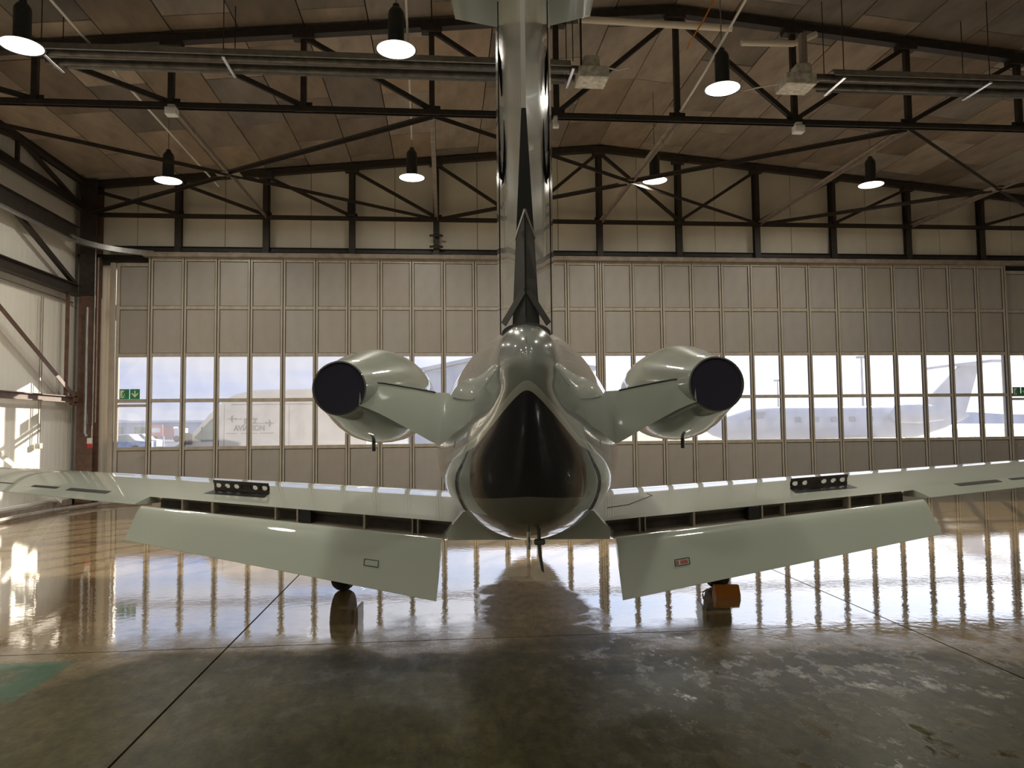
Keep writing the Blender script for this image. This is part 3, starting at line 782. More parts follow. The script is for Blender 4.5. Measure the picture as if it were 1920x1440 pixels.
def ring_at(y, n=44):
    _, zb, zc, zu, W, dz, dw, zt = cr_interp(ST, y)
    half = []
    for k in range(n+1):
        z = zb + (zt-zb)*(1-math.cos(math.pi*k/n))/2
        h = (zc-zb) if z < zc else max(zu-zc, .01)
        q = 1-((z-zc)/h)**2; wl_ = W*math.sqrt(q) if q > 0 else 0
        hd_ = max(zt-dz, .01); q = 1-((z-dz)/hd_)**2; wd_ = dw*math.sqrt(q) if q > 0 else 0
        half.append(((wl_**3+wd_**3)**(1/3.), z))
    ring = [V(wv, y, z) for wv, z in half] + [V(-wv, y, z) for wv, z in half[-2:0:-1]]
    return ring
ys = [3.44, 3.45, 3.46, 3.48, 3.52, 3.58, 3.65, 3.75, 3.85, 3.95] + [4.05+.1*k for k in range(32)] + [7.5, 9.5, 11, 12.4, 13, 13.6, 14.2, 14.9, 15.6, 16.0, 16.25]
fus = MB().loft([ring_at(y) for y in ys]).build('fuselage', LIVERY, jet, True, 60)
MB().lathe([(0, -.02), (.012, -.018), (.014, .0), (.014, .03)], V(0, 3.47, 2.03), 'y', 12).build('tail_light', BLACK, fus, True)
MB().tube([V(0, 3.46, 2.055), V(0, 3.455, 2.12)], .0025, 5).build('static_wick', STEEL_PALE, fus)
# belly fairing between the wings
fair = [(-.72, .735), (.72, .735), (.73, .80), (.66, .88), (.57, .98), (.52, 1.15), (-.52, 1.15), (-.57, .98), (-.66, .88), (-.73, .80)]
rings = []
for y, sx, dz in ((6.25, .93, .03), (6.45, 1.0, 0), (8.8, 1.0, -.02), (9.4, .8, .02)):
    rings.append([V(a*sx, y, b+dz if b < 1 else b) for a, b in fair])
MB().loft(rings).build('belly_fairing', PAINT, jet, True, 25)
# drain mast and strobe probe under the tail
MB().tube([V(0, 4.75, 1.06), V(0, 4.75, .93)], .012, 8).build('drain_mast', CHROME, jet, True)
pr = MB(); pr.tube([V(.065, 4.7, 1.10), V(.065, 4.7, .99), V(.07, 4.7, .90), V(.085, 4.7, .81), V(.09, 4.7, .795)], [.012, .012, .011, .009, .003], 8)
pr.bbox(.033, .103, -3.22, -3.18, .965, 1.0, .008); pr.build('drain_probe', DARKGLOSS, jet, True)

# fin and rudder
ZF0, ZF1 = 2.20, 4.12
def lerp(a, b, t): return a+(b-a)*t
def ft(z): return (z-ZF0)/(ZF1-ZF0)
def hinge(z): t = ft(z); return lerp(4.78, 4.0, t), lerp(.160, .132, t)
def te(z):
    t = ft(z); blunt = .012 if z > 3.34 else .012 + (3.34-z)*.058
    return lerp(4.15, 3.5, t) , blunt
def fin_ring(z):
    t = ft(z); hy, hh = hinge(z); my, mh = lerp(5.5, 4.6, t), lerp(.207, .172, t); ly = lerp(7.4, 5.5, t)
    prof = [(hy+.03, hh*1.03), (lerp(hy, my, .5), lerp(hh, mh, .75)), (my, mh), (lerp(my, ly, .35), mh*.92), (lerp(my, ly, .7), mh*.62), (lerp(my, ly, .92), mh*.28), (ly, .0)]
    return [V(w_, y, z) for y, w_ in prof] + [V(-w_, y, z) for y, w_ in prof[-2::-1]]
MB().loft([fin_ring(z) for z in (2.15, 2.6, 3.1, 3.6, 4.12)]).build('fin', PAINT_FIN, jet, True, 50)
gapm = MB(); gapm.loft([[V(s*hinge(z)[1]*1.055, hinge(z)[0]+dy, z) for s, dy in ((-1, -.005), (1, -.005), (1, .025), (-1, .025))] for z in (2.2, 4.1)])
gapm.build('hinge_gap', BLACK, jet)
def rud_ring(z):
    hy, hh = hinge(z); ty, b_ = te(z); my = lerp(hy, ty, .12)
    return [V(hh*.97, hy-.015, z), V(hh*.99, my, z), V(lerp(hh, b_, .5)*1.02, lerp(hy, ty, .52), z), V(b_, ty, z), V(-b_, ty, z), V(-lerp(hh, b_, .5)*1.02, lerp(hy, ty, .52), z), V(-hh*.99, my, z), V(-hh*.97, hy-.015, z)]
LETTER = mat('letter_black', (.006, .006, .007), .95, spec=.0)
rud = MB().loft([rud_ring(z) for z in (2.27, 2.5, 2.8, 3.1, 3.34, 3.37, 3.7, 4.1)]).build('rudder', PAINT_FIN, jet, True, 30)
# trailing edge wedge, its shade coloured black, spine and chevron strips at the foot of the rudder
tew = MB(); tew.loft([[V(te(z)[1]*1.02, te(z)[0]-.002, z), V(-te(z)[1]*1.02, te(z)[0]-.002, z), V(-te(z)[1]*.9, te(z)[0]+.03, z), V(te(z)[1]*.9, te(z)[0]+.03, z)] for z in (2.27, 2.8, 3.34)])
tew.build('trailing_edge', BLACK, rud, label='wedge-shaped trailing edge, its shade coloured black')
sp_ = MB(); sp_.loft([[V(te(z)[1]*.98*k, te(z)[0]-.003, z), V(0, te(z)[0]-.05*k-.004, z), V(-te(z)[1]*.98*k, te(z)[0]-.003, z)] for z, k in ((2.27, 1.0), (2.5, 1), (2.74, 1), (2.86, .12))], True)
sp_.build('tail_wedge', DARKGLOSS, rud, False, label='dark folded wedge fairing')
def strip(pts, wd, m_, nm, par, off=.0):
    b_ = MB()
    for p0, p1 in zip(pts, pts[1:]): b_.beam(p0, p1, .006, wd, up=(0, 0, 1))
    return b_.build(nm, m_, par)
MB().beam(V(0, te(2.84)[0]-.045, 2.84), V(0, te(2.3)[0]-.06, 2.3), .010, .012, up=(0, 1, 0)).build('spine_line', BLACK, rud)
for s in (-1, 1):
    strip([V(0, te(2.85)[0]-.05, 2.845), V(s*.055, te(2.75)[0]-.02, 2.70)], .012, CHROME, 'chevron_strip', rud)
    strip([V(0, 4.02, 2.455), V(s*.125, 4.10, 2.265)], .036, DARKGLOSS, 'chevron_strip', rud)
foot = [(.135*math.cos(math.pi*k/12), 2.205+.062*math.sin(math.pi*k/12)) for k in range(13)]
MB().prism([(a_, b_) for a_, b_ in foot], 4.05-AC_Y0, 4.6-AC_Y0).build('rudder_foot', BLACK, jet)
# dark letters on the rudder sides, strongly foreshortened from here
def rudpt(s, u, z):
    hy, hh = hinge(z); ty, b_ = te(z)
    ks = [(0, hh*.97), (.12, hh*.99), (.52, lerp(hh, b_, .5)*1.02), (1, b_)]
    for (u0, w0), (u1, w1) in zip(ks, ks[1:]):
        if u0 <= u <= u1: break
    return V(s*(lerp(w0, w1, (u-u0)/(u1-u0))+.005), lerp(hy, ty, u)-.004, z)
def stroke(s, pts, wds):
    m_ = MB(); vs = []; fs = []
    for (u, z), wd in zip(pts, wds): vs += [rudpt(s, u-wd, z), rudpt(s, u+wd, z)]
    for i in range(len(pts)-1): fs.append((2*i, 2*i+1, 2*i+3, 2*i+2))
    m_.add(vs, fs); return m_.build('letter_stroke', LETTER, rud)
for s in (-1, 1):
    stroke(s, [(.16, 3.80), (.20, 3.72), (.24, 3.64), (.26, 3.55)], [.005, .06, .05, .02])
    stroke(s, [(.04, 3.62), (.07, 3.5), (.10, 3.36), (.16, 3.22), (.22, 3.15), (.29, 3.12)], [.02, .03, .035, .04, .05, .01])
    stroke(s, [(.29, 3.10), (.34, 3.18), (.36, 3.28), (.34, 3.42)], [.05, .06, .04, .01])
# tailplane and its root fairing
fr_ = MB(); fr_.loft([[V(s*x_, y, z) for s, x_, y in ((1, .17, 4.28), (1, .39, 4.19), (1, .41, 3.3), (-1, .41, 3.3), (-1, .39, 4.19), (-1, .17, 4.28))] for z in (4.06, 4.14)])
fr_.build('tailplane_fairing', PAINT, jet, True, 20)
tp = MB(); 
for s in (1,):
    rings = []
    for x_, y0, y1, h in ((-2.35, 3.2, 3.75, .03), (0, 3.0, 4.15, .06), (2.35, 3.2, 3.75, .03)):
        rings.append([V(x_, y0, 4.19), V(x_, lerp(y0, y1, .6), 4.19-h), V(x_, y1, 4.19), V(x_, lerp(y0, y1, .6), 4.19+h)])
    tp.loft(rings)
tp.build('tailplane', PAINT, jet, True, 40)

# engines
NAC = [(.165, 4.93), (.178, 4.90), (.186, 4.93), (.222, 5.15), (.272, 5.40), (.325, 5.68), (.368, 5.96), (.390, 6.25), (.392, 6.5), (.385, 6.85), (.36, 7.10), (.325, 7.22), (.29, 7.20), (.27, 7.05), (.27, 6.9), (0, 6.85)]
for s in (-1, 1):
    ex, ez = s*1.238, 1.965
    nac = MB().lathe([(r_, y_-AC_Y0) for r_, y_ in NAC], (ex, 0, ez), 'y', 48).build('engine_nacelle', PAINT, jet, True, 50, 'left engine pod' if s < 0 else 'right engine pod')
    MB().lathe([(0, 4.915-AC_Y0), (.12, 4.913-AC_Y0), (.168, 4.910-AC_Y0), (.171, 4.918-AC_Y0), (.168, 5.0-AC_Y0), (0, 5.01-AC_Y0)], (ex, 0, ez), 'y', 40).build('exhaust_cover', NOZZLE, nac, True)
    # seam ring and latches
    MB().lathe([(.180, 4.90-AC_Y0), (.1805, 4.895-AC_Y0), (.1705, 4.893-AC_Y0), (.1695, 4.90-AC_Y0)], (ex, 0, ez), 'y', 40).build('nozzle_lip', DARKGLOSS, nac, True)
    for dx_, dz_, yy in ((-.12, .33, 5.95), (-.2, .24, 5.9), (-.24, .15, 5.85), (0, .34, 5.85)):
        MB().lathe([(0, 0), (.012, 0), (.012, .015), (0, .018)], V(ex-s*-dx_, yy, ez+dz_*.97), 'y', 8).build('latch', DARKGLOSS, nac)
    dm = MB(); dm.loft([[V(ex+a*.016, 6.0+b*.05, z) for a, b in ((-1, 0), (0, -1), (1, 0), (0, 1))] for z in (ez-.36, ez-.45)]); dm.build('drain_mast', DARKGLOSS, nac)
    # pylon, flaring from the pod to the body
    rings = []
    for x_, zb_, zt_, ya, yf, sl_ in ((1.105, 1.85, 2.00, 4.885, 6.95, .05), (1.06, 1.83, 2.00, 4.95, 6.97, .11), (1.0, 1.80, 2.0, 5.02, 7.0, .16), (.85, 1.705, 1.98, 5.20, 7.1, .24), (.70, 1.60, 1.955, 5.40, 7.2, .28), (.55, 1.52, 1.95, 5.50, 7.2, .28), (.35, 1.48, 1.96, 5.55, 7.2, .28)):
        zc_ = (zb_+zt_)/2; h = (zt_-zb_)/2
        zt_ += .015; rings.append([V(s*x_, ya+sl_, zt_-.006), V(s*x_, ya+sl_+.06, zt_), V(s*x_, lerp(ya, yf, .5), zt_+.01), V(s*x_, yf-.15, zc_+h*.6), V(s*x_, yf, zc_), V(s*x_, yf-.15, zc_-h*.6), V(s*x_, lerp(ya, yf, .5), zb_-.01), V(s*x_, ya+.08, zb_-.005), V(s*x_, ya, zb_), V(s*x_, ya+sl_*.40, lerp(zb_, zt_, .45))])
    pyl = MB().loft(rings).build('engine_pylon', PAINT, jet, True, 28)
    MB().tube([Vector(r_[0])+Vector((0, -.004, .004)) for r_ in rings[:5]], .0055, 6).build('pylon_seam', BLACK, pyl)

# wings
def half_t(x):   # thickness form, x from leading edge 0 to trailing edge 1
    return 5*(.2969*math.sqrt(x)-.126*x-.3516*x*x+.2843*x**3-.1015*x**4)
def wing_dims(x):
    ty = 6.22 + (x-.72)*.245; ly = 8.72 + (x-.72)*.03
    tz = .815 + (x-.72)*.0665
    return ty, ly, tz
def wing_pt(x, cx, side):        # side +1 upper, -1 lower; cx 0 at LE
    ty, ly, tz = wing_dims(x); c = ly-ty
    z = tz + .055*(1-cx) + side*half_t(cx)*.115*c*(1.0 if side > 0 else .75)
    return ly - cx*c, z
def wing_part(x0, x1, s, cut_u, cut_l, name, nst=6):
    rings = []
    for i in range(nst+1):
        x_ = lerp(x0, x1, i/nst); ring = []
        for k in range(17):
            cx = cut_u*(1-(k/16))**1.0; cx = cut_u*(0.5*(1+math.cos(math.pi*k/16)))
            y, z = wing_pt(x_, cx, 1); ring.append(V(s*x_, y, z))
        for k in range(1, 17):
            cx = cut_l*(0.5*(1-math.cos(math.pi*k/16)))
            y, z = wing_pt(x_, cx, -1); ring.append(V(s*x_, y, z))
        rings.append(ring)
    return MB().loft(rings).build(name, PAINT, jet, True, 40)
FLX0, FLX1 = .735, 3.655
for s in (-1, 1):
    sidew = 'left' if s < 0 else 'right'
    wi = wing_part(.40, FLX1+.02, s, .845, .70, 'wing_panel')
    wo = wing_part(FLX1+.02, 7.15, s, .995, .995, 'wing_panel')
    # cove wall, its pale lower lip and brackets
    cv = MB(); rr = []
    for x_ in (.70, FLX1):
        yu, zu_ = wing_pt(x_, .80, 1); yl, zl_ = wing_pt(x_, .80, -1)
        rr.append([V(s*x_, yu+.10, zu_-.005), V(s*x_, yl+.10, zl_-.06), V(s*x_, yl+.16, zl_-.06), V(s*x_, yu+.16, zu_-.005)])
    cv.loft(rr).build('cove_wall', COVE, wi)
    lip = MB(); lp = []
    for x_ in (.73, FLX1-.02):
        yl, zl_ = wing_pt(x_, .865, -1); lp.append([V(s*x_, yl-.03, zl_-.045), V(s*x_, yl+.25, zl_-.05), V(s*x_, yl+.25, zl_-.065), V(s*x_, yl-.03, zl_-.062)])
    lip.loft(lp).build('cove_lip', PRIMER, wi)
    for x_, m_, tk in ((.98, PRIMER, .012), (1.03, PRIMER, .012), (1.48, PRIMER, .02), (2.05, BLACK, .10), (2.13, PRIMER, .015), (2.35, PRIMER, .012), (3.0, PRIMER, .02), (3.32, PRIMER, .012)):
        yu, zu_ = wing_pt(x_, .84, 1); yl, zl_ = wing_pt(x_, .86, -1)
        bk = MB(); bk.bbox(s*x_-tk/2, s*x_+tk/2, yu-AC_Y0-.02, yu-AC_Y0+.12, zl_-.08, zu_-.006, .002); bk.build('flap_bracket', m_, wi)
    # flap
    fl = MB(); rr = []
    for t_ in (0, .25, .5, .75, 1):
        x_ = lerp(FLX0, FLX1, t_)
        le = Vector((0, lerp(6.42, 7.06, t_), lerp(.755, .985, t_))); tev = Vector((0, lerp(6.12, 6.83, t_), lerp(.295, .70, t_)))
        d = (tev-le); c = d.length; d.normalize(); nr = Vector((0, -d.z, d.y)); nr = nr if nr.z > 0 else -nr
        prof = [(0, 0), (.02, .045), (.08, .085), (.2, .105), (.4, .085), (.7, .045), (1, .006), (1, -.006), (.7, -.02), (.4, -.04), (.2, -.055), (.08, -.05), (.02, -.03)]
        ring = []
        for a, b_ in prof:
            p = le + d*(a*c) + nr*(b_*c*1.0); ring.append(V(s*(x_+lerp(.018, .045, t_)*a), p.y, p.z))
        rr.append(ring)
    flo = fl.loft(rr).build('flap', PAINT, jet, True, 40, sidew + ' flap lowered')
    # stencil frame on the flap
    x_c = .0; fx = 1.26 if s > 0 else 1.31
    t_ = (fx-FLX0)/(FLX1-FLX0)
    le = Vector((0, lerp(6.42, 7.06, t_), lerp(.755, .985, t_))); tev = Vector((0, lerp(6.12, 6.83, t_), lerp(.295, .70, t_)))
    d = tev-le; c = d.length; d.normalize(); nr = Vector((0, -d.z, d.y)); nr = nr if nr.z > 0 else -nr
    slope_x = Vector((FLX1-FLX0, lerp(0, .695, 1), .295)).normalized(); ex_ = Vector((s*slope_x.x, slope_x.y, slope_x.z))
    nr2 = ex_.cross(d); nr2 = nr2 if nr2.z > 0 else -nr2
    ctr = Vector((s*(fx+.02), le.y, le.z)) + d*(.60*c) + nr*(.068*c); 
    def fp(u, v): p = ctr + ex_*u + d*v + nr2*.001; return V(p.x, p.y, p.z)
    st_ = MB()
    for (u0, v0), (u1, v1) in (((-.065, -.028), (.065, -.028)), ((.065, -.028), (.065, .028)), ((.065, .028), (-.065, .028)), ((-.065, .028), (-.065, -.028))):
        st_.beam(fp(u0, v0), fp(u1, v1), .005, .005, up=nr2)
    st_.build('stencil_frame', BLACK, flo)
    if s > 0:
        tx = MB()
        for i in range(8):
            u = -.05 + i*.0135
            if i == 2: continue
            tx.beam(fp(u, -.014), fp(u, .014), .008, .004, up=nr2)
        tx.build('stencil_text', RED, flo)
    # raised speed brake with lightening holes over a dark slot
    def sbp(x_, cx, up_): y, z = wing_pt(x_, cx, 1); return V(s*x_, y, z+up_)
    sb0, sb1 = 2.60, 3.20
    dk = MB(); dk.add([sbp(sb0, .60, .002), sbp(sb1, .60, .002), sbp(sb1+.03, .70, .002), sbp(sb0-.02, .70, .002)], [(0, 1, 2, 3)])
    dk.build('brake_slot', BLACK, wi)
    pl = MB(); th = .004; ng = 6; hw = (sb1-sb0)/ng
    def bp(x_, h): y, z = wing_pt(x_, .60, 1); return V(s*x_, y-h*.35, z+h)
    def quad(x0_, x1_, h0, h1): pl.add([bp(x0_, h0), bp(x1_, h0), bp(x1_, h1), bp(x0_, h1)], [(0, 1, 2, 3)])
    quad(sb0, sb1, .004, .030); quad(sb0, sb1, .075, .105)
    for i in range(ng):
        a = sb0+i*hw; b_ = a+hw
        if i == 0: quad(a, a+hw*.2, .030, .075); a0 = a+hw*.2
        m0, m1 = a+hw*.22, b_-hw*.22
        quad(a, m0, .03, .075); quad(m1, b_, .03, .075)
        if i == 2: quad(m0, m1, .03, .075); continue
        # rounded corners of the hole
        q = hw*.16
        for (cx0, sx_) in ((m0, 1), (m1, -1)):
            for (h0, sh) in ((.03, 1), (.075, -1)):
                pl.add([bp(cx0, h0), bp(cx0+sx_*q, h0), bp(cx0, h0+sh*.014)], [(0, 1, 2)])
    sbo = pl.build('speed_brake', COVE, wi)
    md = sbo.modifiers.new('thick', 'SOLIDIFY'); md.thickness = .008
    if s > 0:
        ln = MB(); pp = [sbp(a_, c_w, .002) for a_, c_w in ((.74, .66), (.95, .64), (1.24, .50), (1.21, .44))]
        for p0_, p1_ in zip(pp, pp[1:]): ln.beam(p0_, p1_, .008, .004)
        ln.build('panel_line', BLACK, wi)
    # aileron gap lines
    ag = MB()
    for x0_, x1_, c0, c1 in ((4.15, 4.62, .80, .86), (4.75, 5.05, .80, .845), (5.3, 6.9, .80, .815)):
        ag.add([sbp(x0_, c0, .003), sbp(x1_, c0, .003), sbp(x1_, c1, .003), sbp(x0_, c1, .003)], [(0, 1, 2, 3)])
    ag.build('aileron_gap', BLACK, wo)
    # main wheel and leg
    wx = s*1.955
    leg = MB().tube([V(wx, 7.95, .28), V(wx, 8.0, .62), V(wx, 8.05, .92)], [.035, .045, .05], 10).build('landing_gear_leg', GALV, jet, True)
    MB().lathe([(.08, -.095), (.2, -.095), (.25, -.085), (.275, -.05), (.28, 0), (.275, .05), (.25, .085), (.2, .095), (.08, .095)], V(wx, 7.95, .28), 'x', 32).build('tyre', RUBBER, leg, True)
    MB().lathe([(0, -.07), (.15, -.075), (.19, -.09), (.19, .09), (.15, .075), (0, .07)], V(wx, 7.95, .28), 'x', 24).build('wheel_hub', GALV, leg, True)
    MB().bbox(wx-s*.16-.012, wx-s*.16+.012, 7.85-AC_Y0, 8.12-AC_Y0, .16, .75, .005).build('gear_door', PAINT, leg)
ng_ = MB().tube([V(0, 13.3, .2), V(0, 13.4, .9)], .04, 8).build('nose_gear_leg', GALV, jet, True)
MB().lathe([(.06, -.06), (.19, -.06), (.2, 0), (.19, .06), (.06, .06)], V(0, 13.3, .2), 'x', 24, True).build('tyre', RUBBER, ng_, True)

# orange wheel chock
def acw(x, y, z): return ac_rot @ Vector((x, y, z))
ck = thing('wheel_chock', 'orange wheel chock behind the right main wheel', 'chock', acw(1.955, 7.50, 0), AC_TH)
MB().prism([(-.02, .0), (.15, .0), (.15, .02), (.09, .11), (.04, .11), (-.02, .03)], -.12, .12, 'x').build('block', ORANGE, ck)
MB().tube([(-.13, .08, .06), (-.19, .05, .07), (-.22, .1, .03), (-.2, .2, .01)], .008, 6).build('rope', PRIMER, ck, True)

# ------------------------------------------------------------------ outside
APRON = mat('pale_apron', (.33, .33, .36), .5, noise=(.3, (.38, .38, .4), (1, 1, 1)))
GRASSM = mat('pale_grass', (.30, .36, .16), .9, noise=(.5, (.36, .40, .2), (1, 1, 1)))
VANW = mat('van_white', (.96, .93, .93), .3, coat=.6)
VANGLASS = mat('van_glass', (.05, .15, .18), .2, spec=.3)
VANTXT = mat('van_lettering', (.30, .30, .33), .5)
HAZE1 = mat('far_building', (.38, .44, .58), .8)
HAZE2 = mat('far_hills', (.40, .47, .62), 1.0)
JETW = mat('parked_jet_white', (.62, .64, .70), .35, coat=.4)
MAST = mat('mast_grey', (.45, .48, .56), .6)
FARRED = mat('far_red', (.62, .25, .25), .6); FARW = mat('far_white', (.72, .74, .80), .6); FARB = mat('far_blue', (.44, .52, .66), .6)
ap = structure('apron', MB().box(-260, 420, YF+.2, 900, -.4, -.02), APRON)
gr = tag(MB().box(15.5, 140, 48, 170, -.02, -.005).build('grass_field', GRASSM), 'pale green airfield grass beyond the apron', 'grass', kind='stuff')

# hills on the horizon
hm = MB(); xs = [-700+40*k for k in range(50)]
vs = []; 
for x_ in xs:
    h = 9 + 4*math.sin(x_*.011) + 3*math.sin(x_*.031+1)
    vs += [(x_, 880, -3), (x_, 880, h), (x_, 980, -3)]
fs = []
for i in range(len(xs)-1):
    a = 3*i; fs += [(a, a+3, a+4, a+1), (a+1, a+4, a+5, a+2)]
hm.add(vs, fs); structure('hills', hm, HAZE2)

# the van, side on, nose to the left
van = thing('delivery_van', 'white high-roof delivery van with lettering parked outside the left doors', 'van', (-5.3, 22.5, 0))
prof = [(-3.0, .45), (-2.98, .85), (-2.85, 1.05), (-2.35, 1.30), (-2.22, 1.36), (-1.45, 2.26), (-1.15, 2.56), (-.85, 2.74), (-.3, 2.88), (2.6, 2.93), (2.9, 2.87), (3.0, 2.5), (3.02, .5), (2.7, .42), (-2.8, .40)]
rings = []
for y, k in ((-.02, .965), (.06, .99), (.25, 1.0), (1.75, 1.0), (1.94, .99), (2.02, .965)):
    rings.append([(x_*lerp(1, k, .35) if z > 1.3 else x_, y, 1.2+(z-1.2)*k if z > 1.2 else z) for x_, z in prof])
MB().loft(rings).build('body', VANW, van, True, 30)
side = -.027
MB().prism([(-1.95, 1.46), (-1.50, 1.97), (-1.38, 2.06), (-1.24, 2.06), (-1.24, 1.38), (-1.7, 1.36)], side-.004, side+.05).build('side_window', VANGLASS, van)
MB().prism([(-1.74, 1.36), (-1.71, 1.36), (-1.71, 1.80), (-1.74, 1.77)], side-.008, side+.05).build('window_bar', BLACK, van)
MB().prism([(-2.19, 1.41), (-2.15, 1.37), (-1.49, 2.17), (-1.53, 2.20)], .16, 1.84).build('windscreen', VANGLASS, van)
MB().bbox(-2.18, -1.98, -.26, -.02, 1.28, 1.62, .03).build('wing_mirror', BLACK, van)
for x_ in (-1.10, .75): MB().box(x_-.006, x_+.006, side-.002, side+.03, .55, 2.45).build('door_seam', VANTXT, van)
MB().box(-.9, 2.9, side-.003, side+.02, 2.42, 2.44).build('body_crease', VANTXT, van); MB().box(-.9, 2.9, side-.004, side+.02, .95, 1.05).build('rub_strip', BLACK, van)
for x_ in (-2.1, 1.9):
    MB().lathe([(.1, -.1), (.28, -.1), (.34, -.06), (.34, .08), (.1, .1)], (x_, .08, .34), 'y', 24, True).build('wheel', RUBBER, van, True)
MB().bbox(-2.99, -2.9, .1, .5, .8, 1.0, .02).build('headlight', CHROME, van)
def text(body, size, loc, parent, name, m_, sx=1.0, al='CENTER'):
    cu = bpy.data.curves.new(name, 'FONT'); cu.body = body; cu.size = size; cu.align_x = al; cu.extrude = .002
    cu.offset = .012
    tmp = bpy.data.objects.new(name, cu); COL.objects.link(tmp)
    bpy.context.view_layer.update()
    me = bpy.data.meshes.new_from_object(tmp.evaluated_get(bpy.context.evaluated_depsgraph_get()))
    bpy.data.objects.remove(tmp); me.materials.clear(); me.materials.append(m_)
    o = link(name, me, parent); o.location = loc; o.rotation_euler = (math.pi/2, 0, 0); o.scale = (sx, 1, 1)
    return o
ty_ = side-.006
text('JETZ', .21, (-.35, ty_, 1.87), van, 'lettering', VANTXT, .9)
text('AVIATION', .21, (-.38, ty_, 1.67), van, 'lettering', VANTXT, .9)
def plane_icon(x, z, d):
    b_ = MB()
    b_.prism([(x-.15*d, z), (x-.02*d, z+.014), (x+.02*d, z+.10), (x+.05*d, z+.10), (x+.045*d, z+.014), (x+.10*d, z+.012), (x+.13*d, z+.04), (x+.145*d, z+.04), (x+.14*d, z), (x+.145*d, z-.04), (x+.13*d, z-.04), (x+.10*d, z-.012), (x+.045*d, z-.014), (x+.05*d, z-.10), (x+.02*d, z-.10), (x-.02*d, z-.014)], ty_-.004, ty_)
    b_.build('plane_emblem', VANTXT, van)
plane_icon(-.90, 2.01, 1); plane_icon(.22, 1.88, -1)
MB().box(-.76, -.58, ty_-.003, ty_, 1.995, 2.015).build('emblem_line', VANTXT, van); MB().box(-.14, .06, ty_-.003, ty_, 1.865, 1.885).build('emblem_line', VANTXT, van)
lm = MB()
for k in range(26):
    if k in (6, 7, 12, 17): continue
    lm.box(-1.03+k*.052, -1.03+k*.052+.040, ty_-.003, ty_, 1.575, 1.595)
lm.build('small_print', VANTXT, van)

# far hangar seen between the engine and the tail
fb = thing('far_hangar', 'pale blue-grey hangar across the apron, seen between left engine and tail', 'building', (-1.5, 62, 0))
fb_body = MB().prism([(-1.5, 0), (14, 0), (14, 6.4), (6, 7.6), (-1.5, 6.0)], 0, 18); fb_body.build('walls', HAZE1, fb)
MB().prism([(-1.9, 6.0), (6, 7.65), (14.4, 6.4), (14.4, 6.7), (6, 7.95), (-1.9, 6.3)], -.3, 18.3).build('roof', MAST, fb)
for k in range(4): MB().bbox(.3+k*3.3, 3.2+k*3.3, -.06, .05, .1, 4.4, .02).build('hangar_door', MAST, fb)
# small things on the far apron at left
for i, (px, X0, hgt, wid, m_, nm, lab, cat) in enumerate(((232, 0, 1.7, 2.6, FARB, 'parked_car', 'far blue parked car seen through the left exit door glass', 'car'), (258, 0, 1.6, 2.8, FARW, 'parked_car', 'far white parked car seen through the left exit door glass', 'car'))):
    yy = 60 + 9*i; p = atY(px, 826, yy); o = thing(nm, lab, cat, (p.x, yy, 0))
    MB().prism([(-1.9, .3), (1.9, .3), (1.9, .85), (1.2, .95), (.7, 1.42), (-.9, 1.42), (-1.5, .95), (-1.9, .9)], -.8, .8).build('body', m_, o)
    MB().prism([(-1.35, .96), (1.05, .96), (.62, 1.36), (-.85, 1.36)], -.83, .83).build('windows', VANGLASS, o)
    for x_ in (-1.2, 1.2): MB().lathe([(.0, -.1), (.3, -.1), (.3, .1), (0, .1)], (x_, -.78, .3), 'y', 14).build('wheel', RUBBER, o)
p = atY(290, 818, 55); o = thing('red_board', 'far red and white notice board through the left glass', 'sign', (p.x, 55, 0))
MB().bbox(-.55, .55, -.04, .04, 1.3, 2.1, .02).build('panel', FARRED, o); MB().box(-.4, .4, -.06, -.04, 1.55, 1.85).build('label', FARW, o)
for x_ in (-.6, .6): MB().beam((x_, 0, 0), (x_, 0, 1.3), .08, .08).build('post', MAST, o)
p = atY(318, 815, 115); o = thing('fire_truck', 'far red service truck behind the van nose', 'truck', (p.x, 115, 0))
MB().bbox(-2.4, .9, -1.1, 1.1, .6, 2.2, .05).build('body', FARRED, o); MB().bbox(.95, 2.3, -1.1, 1.1, .6, 2.0, .08).build('cab', FARW, o)
for x_ in (-1.6, 1.4): MB().lathe([(0, -.15), (.45, -.15), (.45, .15), (0, .15)], (x_, -1.0, .45), 'y', 16).build('wheel', RUBBER, o)
p = atY(252, 815, 150); o = thing('far_terminal', 'low grey airport building on the left horizon', 'building', (p.x, 150, 0))
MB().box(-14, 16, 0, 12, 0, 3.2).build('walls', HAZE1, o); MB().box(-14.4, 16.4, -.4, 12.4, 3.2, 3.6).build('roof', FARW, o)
for k in range(7): MB().box(-12+k*4, -10+k*4, -.08, 0, 1.0, 2.4).build('window', VANGLASS, o)

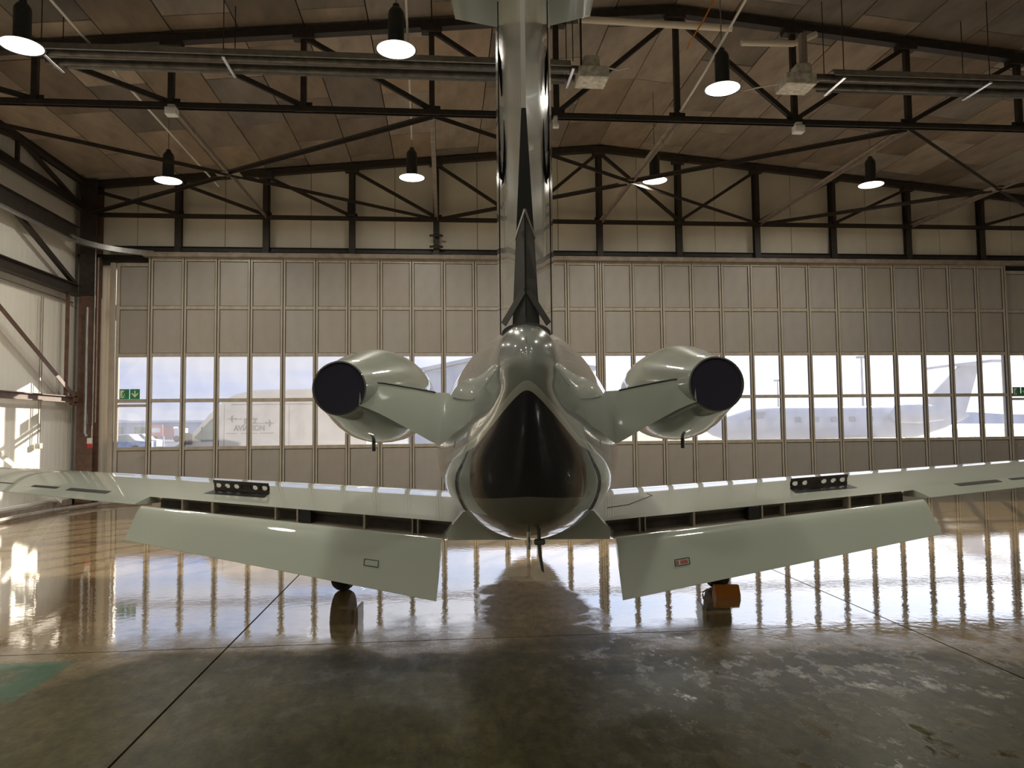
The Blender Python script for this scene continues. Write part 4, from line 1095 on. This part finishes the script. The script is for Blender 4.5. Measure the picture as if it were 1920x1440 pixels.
# white jet parked outside on the right
pj = thing('parked_jet', 'white jet parked outside behind the right-hand windows', 'airplane', (18.0, 33.0, 0))
rr = []
for x_, r_, zc_ in ((-6.2, .05, 1.45), (-5.9, .25, 1.45), (-5.2, .55, 1.5), (-4.2, .78, 1.6), (-3.0, .85, 1.62), (2.0, .85, 1.62), (3.6, .75, 1.68), (5.2, .45, 1.85), (6.2, .16, 1.98), (6.5, .05, 2.0)):
    rr.append([(x_, r_*math.cos(2*math.pi*k/20), zc_+r_*math.sin(2*math.pi*k/20)) for k in range(20)])
MB().loft(rr).build('fuselage', JETW, pj, True)
MB().prism([(3.9, 2.2), (6.3, 2.1), (7.1, 4.4), (6.2, 4.4)], -.08, .08).build('fin', JETW, pj)
MB().prism([(5.9, -2.4), (6.6, -2.4), (7.2, 0), (6.6, 2.4), (5.9, 2.4), (5.7, 0)], 4.3, 4.42, 'z').build('tailplane', JETW, pj)
MB().prism([(-.6, 0), (.8, -7), (1.5, -7), (1.5, 0), (1.5, 7), (.8, 7)], .95, 1.08, 'z').build('wing', JETW, pj)
MB().lathe([(.2, -1.2), (.42, -1.0), (.45, 0), (.3, 1.2), (.1, 1.25)], (3.2, -1.2, 2.1), 'x', 18, True).build('engine_nacelle', JETW, pj, True)
FARGLASS = mat('far_glass', (.30, .34, .42), .2)  # distance haze mixed into the glass colour to lighten it
for k in range(5): MB().bbox(-2.4+k*.85, -2.1+k*.85, -.87, -.80, 1.76, 2.0, .03).build('window', FARGLASS, pj)
MB().prism([(-4.5, 1.95), (-3.8, 1.95), (-3.7, 2.25), (-4.1, 2.22)], -.72, -.5).build('cockpit_window', FARGLASS, pj)
for x_, y_ in ((-4.2, 0), (.9, -1.6), (.9, 1.6)):
    MB().tube([(x_, y_, .25), (x_, y_, 1.05)], .06, 8).build('landing_gear_leg', MAST, pj); MB().lathe([(0, -.1), (.28, -.1), (.28, .1), (0, .1)], (x_, y_, .28), 'y', 16).build('wheel', RUBBER, pj)
# masts and fence beyond
for px, top, Y, lab in ((1458, 715, 60, 'thin grey lamp mast outside right of the right engine'), (1615, 672, 45, 'tall thin mast outside behind the parked jet')):
    p = atY(px, top, Y); o = thing('light_mast', lab, 'mast', (p.x, Y, 0))
    MB().tube([(0, 0, 0), (0, 0, p.z)], [.10, .06], 8).build('pole', MAST, o); MB().bbox(-.3, .3, -.15, .15, p.z, p.z+.15, .02).build('lamp_head', MAST, o)
p0 = atY(1372, 800, 75); fn = thing('airfield_fence', 'low airfield fence beyond the grass, right of the right engine', 'fence', (p0.x, 75, 0))
for k in range(9): MB().beam((k*1.1, 0, 0), (k*1.1, 0, 2.4), .08, .08).build('post', MAST, fn)
for z in (2.35, 1.2): MB().beam((0, 0, z), (8.8, 0, z), .05, .05).build('rail', MAST, fn)
